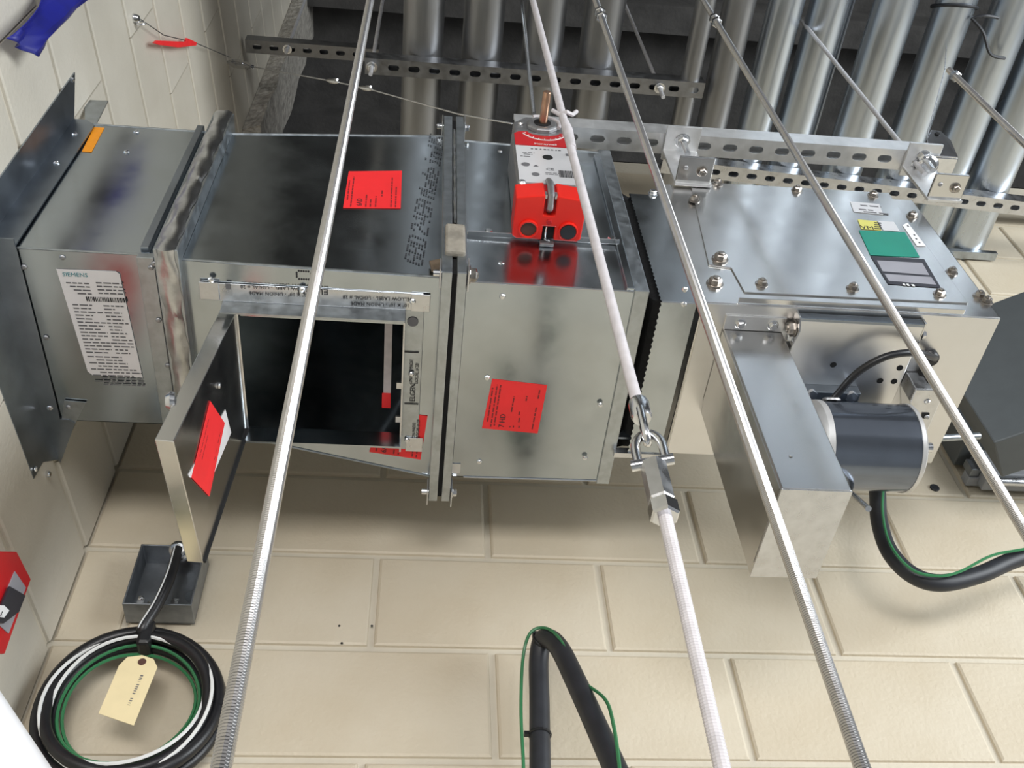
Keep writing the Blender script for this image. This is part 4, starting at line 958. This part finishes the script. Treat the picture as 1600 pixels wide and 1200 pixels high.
b = MB(); b.tube(cab, .0058, 10); b.build('motor_cable', M['black'], mo, smooth=True)
q = at(1452, 558, 'z', BZ0 - .001); b = MB(); b.lathe(q, (0, 0, -1), [(0, .014), (.006, .014), (.010, .011)], 18); b.build('cable_grommet', M['black'], fan, smooth=True)
q = at(1442, 586, 'z', BZ0 - .001); b = MB(); b.lathe(q, (0, 0, -1), [(0, .015), (.012, .015), (.014, .010), (.03, .010)], 14); b.build('black_knob', M['black'], fan, smooth=True)
jp = [at(1431, 608, 'z', 1.185), at(1478, 609, 'z', 1.185), at(1446, 682, 'z', 1.185), at(1424, 690, 'z', 1.185), at(1422, 628, 'z', 1.185)]
jb = MB().slab(jp, (0, 0, .044)).build('wiring_box', M['strut'], fan, bevel=.002)
fix('screw', jb, at(1449, 628, 'z', 1.1845), (0, 0, -1)); q = at(1441, 645, 'z', 1.1845); MB().slab([q, q + Vector((.012, 0, 0)), q + Vector((.014, .012, 0)), q + Vector((.002, .010, 0))], (0, 0, -.001)).build('key_hole', M['blackm'], jb); fix('screw_dark', jb, at(1448, 651, 'z', 1.1835), (0, 0, -1))

# thin conduit from the motor side to the grey unit
a = at(1443, 686, 'y', 1.12); c = at(1530, 681, 'y', 1.12)
b = MB(); b.cyl(a, c, .0062, 14); b.lathe(a - (c - a).normalized() * .004, c - a, [(0, .009), (.016, .009), (.017, .007)], 12); tag(b.build('thin_conduit', M['galv_rough'], smooth=True), 'thin steel conduit between the motor and the grey unit', 'conduit')

# ================================================================== GREY UNIT at right
gu = thing('grey_unit', 'dark grey enamelled unit mounted on the block wall at the right edge', 'unit', (1.3, 1.25, 1.4))
p_top = at(1549, 528, 'y', 1.20); 
eL = at(1553, 692, 'y', 1.14); top = at(1500, 606, 'y', 1.14)
dirx = Vector((.86, -.51, 0))
a_ = Vector((eL.x, eL.y, eL.z)); b_ = Vector((eL.x, eL.y, eL.z + .36)); Wd = .6
back = Vector((.51, .86, 0)) * .10
MB().hexa([a_, a_ + dirx * Wd, a_ + dirx * Wd + back, a_ + back, b_, b_ + dirx * Wd, b_ + dirx * Wd + back, b_ + back]).build('housing', M['unit'], gu, bevel=.003)
f0 = at(1497, 740, 'y', D - .006)
lo = at(1546, 741, 'y', 1.335)
MB().box(lo.x, lo.x + .7, 1.335, D - .014, lo.z, lo.z + .10).build('lower_body', M['unitlight'], gu, bevel=.003)
MB().box(lo.x - .030, lo.x + .1, 1.30, D - .014, lo.z + .075, lo.z + .30).build('side_body', M['unit'], gu, bevel=.003)
MB().cyl((lo.x + .0, 1.345, lo.z - .010), (lo.x + .7, 1.345, lo.z - .010), .009, 14).build('rail_tube', M['strut'], gu, smooth=True)
MB().box(f0.x, f0.x + .75, D - .030, D - .006, f0.z - .038, f0.z - .012).build('wall_rail', M['unitlight'], gu, bevel=.002)
MB().box(f0.x, f0.x + .022, D - .05, D - .03, f0.z - .034, f0.z).build('rail_bracket', M['boxsteel'], gu, bevel=.002)
fix('screw', gu, (f0.x + .05, D - .031, f0.z - .01), (0, -1, 0))

# ================================================================== HOSES on the back wall
def hose(name, label, pts, r, wire, ties=(), n=10):
    t = thing(name, label, 'hose', pts[-1]); P = spline(pts, n); b = MB(); b.tube(P, r, 16); b.build('hose_body', M['hose'], t, smooth=True)
    b = MB(); b.tube(spline(wire, n), .0026, 6); b.build('ground_wire', M['green'], t, smooth=True)
    for i in ties:
        p = P[i]; d = (P[min(i + 1, len(P) - 1)] - P[max(i - 1, 0)]).normalized()
        b = MB(); b.lathe(p - d * .0025, d, [(0, r + .001), (.001, r + .0022), (.004, r + .0022), (.005, r + .001)], 16, cap=False); 
        e = d.cross(Vector((0, 1, 0))); e = e.normalized() * (-1 if d.z > 0 else 1)
        if e.x > 0: e = -e
        b.box(p.x + e.x * (r + .004) - .004, p.x + e.x * (r + .004) + .004, p.y - .004, p.y + .004, p.z + e.z * r - .003, p.z + e.z * r + .003); b.build('cable_tie', M['black'], t)
    return t
hp_ = [at(846, 1300, 'y', 1.35), at(844, 1200, 'y', 1.35), at(843, 1100, 'y', 1.35), at(842, 1030, 'y', 1.345), at(850, 998, 'y', 1.325), at(872, 1010, 'y', 1.29), at(900, 1065, 'y', 1.25), at(932, 1135, 'y', 1.21), at(963, 1205, 'y', 1.17), at(1010, 1310, 'y', 1.12)]
wp = [at(820, 1300, 'y', 1.335), at(818, 1200, 'y', 1.335), at(814, 1110, 'y', 1.335), at(817, 1030, 'y', 1.33), at(828, 990, 'y', 1.31), at(850, 981, 'y', 1.30), at(872, 995, 'y', 1.275), at(895, 1035, 'y', 1.255), at(912, 1065, 'y', 1.24), at(945, 1092, 'y', 1.20), at(958, 1130, 'y', 1.17), at(968, 1200, 'y', 1.14), at(975, 1300, 'y', 1.10)]
hose('flexible_conduit', 'black flexible conduit bent over like an inverted V on the block wall', hp_, .0160, wp, (15, 38))
hp_ = [at(1366, 720, 'y', 1.24), at(1371, 770, 'y', 1.245), at(1374, 815, 'y', 1.25), at(1390, 862, 'y', 1.25), at(1425, 898, 'y', 1.25), at(1470, 911, 'y', 1.25), at(1530, 898, 'y', 1.25), at(1590, 873, 'y', 1.25), at(1680, 850, 'y', 1.25)]
wp = [at(1382, 745, 'y', 1.225), at(1379, 800, 'y', 1.225), at(1392, 852, 'y', 1.225), at(1425, 890, 'y', 1.225), at(1465, 900, 'y', 1.225), at(1500, 893, 'y', 1.225), at(1550, 868, 'y', 1.225), at(1600, 858, 'y', 1.225), at(1680, 842, 'y', 1.225)]
hose('flexible_conduit', 'black flexible conduit looping down from the motor to the right edge', hp_, .0150, wp)

# ================================================================== JUNCTION BOX, COIL, TAG
jb = thing('junction_box', 'open square steel junction box on the block wall below the hatch door', 'box', (-.40, 1.37, 1.055))
jx0, jx1, jz0, jz1, jy0, jy1 = -.458, -.348, 1.080, 1.210, 1.342, D
MB().box(jx0, jx1, jy1 - .008, jy1 - .006, jz0, jz1).build('back_plate', M['boxsteel'], jb)
MB().ringslab([(jx0, jy0, jz0), (jx1, jy0, jz0), (jx1, jy0, jz1), (jx0, jy0, jz1)], [(jx0 + .003, jy0, jz0 + .003), (jx1 - .003, jy0, jz0 + .003), (jx1 - .003, jy0, jz1 - .003), (jx0 + .003, jy0, jz1 - .003)], (0, jy1 - jy0 - .006, 0)).build('side_walls', M['boxsteel'], jb, bevel=.0008)
for x in (jx0 + .022, jx1 - .034): MB().box(x, x + .011, jy0 + .001, jy0 + .003, jz0 + .003, jz0 + .014).build('lug', M['strut'], jb)
fix('screw', jb, (jx0 + .027, jy0, jz0 + .012), (0, -1, 0))
for x, z in [(-.385, 1.105), (-.362, 1.135)]:
    b = MB(); b.lathe((x, jy1 - .0085, z), (0, -1, 0), [(0, .012), (.0006, .012)], 18); b.build('knockout', M['galv_dark'], jb)
for x, z in [(-.43, 1.12), (-.41, 1.10), (-.35, 1.10)]:
    b = MB(); b.lathe((x, jy1 - .0085, z), (0, -1, 0), [(0, .003), (.0006, .003)], 8); b.build('screw_hole', M['zinc'], jb)
cg = at(269, 868, 'y', 1.31)
b = MB(); gx, gz = cg.x, jz1 - .004
b.lathe((gx, 1.362, gz), (0, -.9, -.45), [(0, .013), (.012, .013), (.012, .016), (.020, .016), (.021, .0125), (.030, .0125), (.030, .0145), (.036, .0145), (.038, .011)], 20)
b.build('cable_gland', M['zinc'], jb, smooth=True)
co = thing('cable_coil', 'coil of black cable with a white stripe and green wires hung from the junction box', 'cable', (-.40, 1.35, .77))
CC = Vector((-.402, 1.345, .895)); CR = .128
def ringp(r, dy, ph=0, el=1.0, n=49): return [CC + Vector((r * math.cos(2 * math.pi * k / (n - 1)), dy + .006 * math.sin(2 * math.pi * k / (n - 1) * 2 + ph), el * r * math.sin(2 * math.pi * k / (n - 1)))) for k in range(n)]
for r, dy, nm, m, rad in [(CR, 0, 'cable_loop', 'black', .0098), (CR - .014, -.010, 'cable_loop', 'black', .0092), (CR + .002, .020, 'cable_loop', 'black', .0095), (CR - .022, .006, 'cable_loop', 'black', .0085)]:
    b = MB(); b.tube(ringp(r, dy, r * 300), rad, 10, cap=False); b.build(nm, M[m], co, smooth=True)
for r, dy in [(CR - .008, -.0125), (CR - .020, -.016)]:
    b = MB(); b.tube(ringp(r, dy, r * 300), .0028, 6, cap=False); b.build('white_stripe', M['stripe'], co, smooth=True)
for r, dy in [(CR - .028, -.004), (CR - .034, .006)]:
    b = MB(); b.tube(ringp(r, dy, r * 200), .0026, 6, cap=False); b.build('green_wire', M['green'], co, smooth=True)
tp = CC + Vector((0, -.004, CR))
lead = spline([Vector((gx, 1.332, gz - .016)), at(266, 900, 'y', 1.318), at(246, 945, 'y', 1.318), at(222, 985, 'y', 1.325), tp + Vector((.0, .006, .002))], 8)
b = MB(); b.tube(lead, .0092, 12); b.build('cable_lead', M['black'], co, smooth=True)
b = MB(); b.tube([p + Vector((-.004, -.0085, 0)) for p in lead[:26]], .0012, 5); b.build('lead_stripe', M['stripe'], co, smooth=True)
b = MB(); b.box(tp.x - .011, tp.x + .011, tp.y - .022, tp.y + .024, tp.z - .036, tp.z + .011); b.build('tape_wrap', M['black'], co, bevel=.006)
tY = 1.312
P = [at(x, y, 'y', tY) for x, y in [(199, 1027), (222, 1024), (240, 1030), (246, 1043), (209, 1134), (154, 1115), (186, 1040)]]
tg = MB().slab(P, (0, -.0006, 0)).build('paper_tag', M['manila']); tag(tg, 'cream paper tag with handwriting tied to the cable coil', 'tag')
b = MB(); q = at(222, 1034, 'y', tY - .0007); b.lathe(q, (0, -1, 0), [(0, .0062), (.0006, .006)], 14); b.build('grommet', M['brown'], tg)
pb = MB(); uu = (at(205, 1103, 'y', tY) - at(226, 1055, 'y', tY)).normalized(); vv = uu.cross(Vector((0, -1, 0)))
scribble(pb, at(224, 1055, 'y', tY - .0007), uu, vv, [(0, .012, 0), (.016, .034, 0), (.040, .052, 0)], .004, (0, -1, 0), 1.5, (.3, .6)); stuff(pb.build('handwriting', M['inkgrey'], tg))

# ================================================================== RED STROBE on the left wall, white post
st = thing('alarm_strobe', 'red wall alarm strobe with a dark lens at the left edge', 'alarm', (xw(1.15), 1.15, .9))
xs = .038
hx = [atw(x, y, xs) for x, y in [(-60, 860), (27, 862), (49, 905), (8, 1022), (-60, 1022)]]
MB().slab(hx, NW * -.036).build('housing', M['reddeep'], st, bevel=.002)
MB().slab([atw(x, y, xs) for x, y in [(22, 893), (39, 918), (12, 990), (-10, 970)]], (.0015, 0, 0)).build('lens_recess', M['greylab'], st)
MB().slab([atw(x, y, xs + .002) for x, y in [(12, 916), (36, 930), (26, 956), (2, 974), (-12, 972)]], (.004, 0, 0)).build('lens_block', M['darklab'], st, bevel=.001)
P = [atw(x, y, xs + .0065) for x, y in [(-6, 946), (6, 946), (14, 954), (6, 965), (-6, 963)]]; o = MB().slab(P, (.0006, 0, 0)).build('white_badge', M['whitep'], st)
text('badge_letter', 'F', atw(0, 961, xs + .0075), (0, 1, -.1), (0, 0, 1), .012, M['ink'], o)
wp0 = atr(-104, 1085, .62); wp1 = atr(90, 1387, .62)
b = MB(); b.tube([wp0, wp1], .030, 24); tag(b.build('white_pipe', M['whitep'], smooth=True), 'white painted pipe crossing the lower left corner', 'pipe')
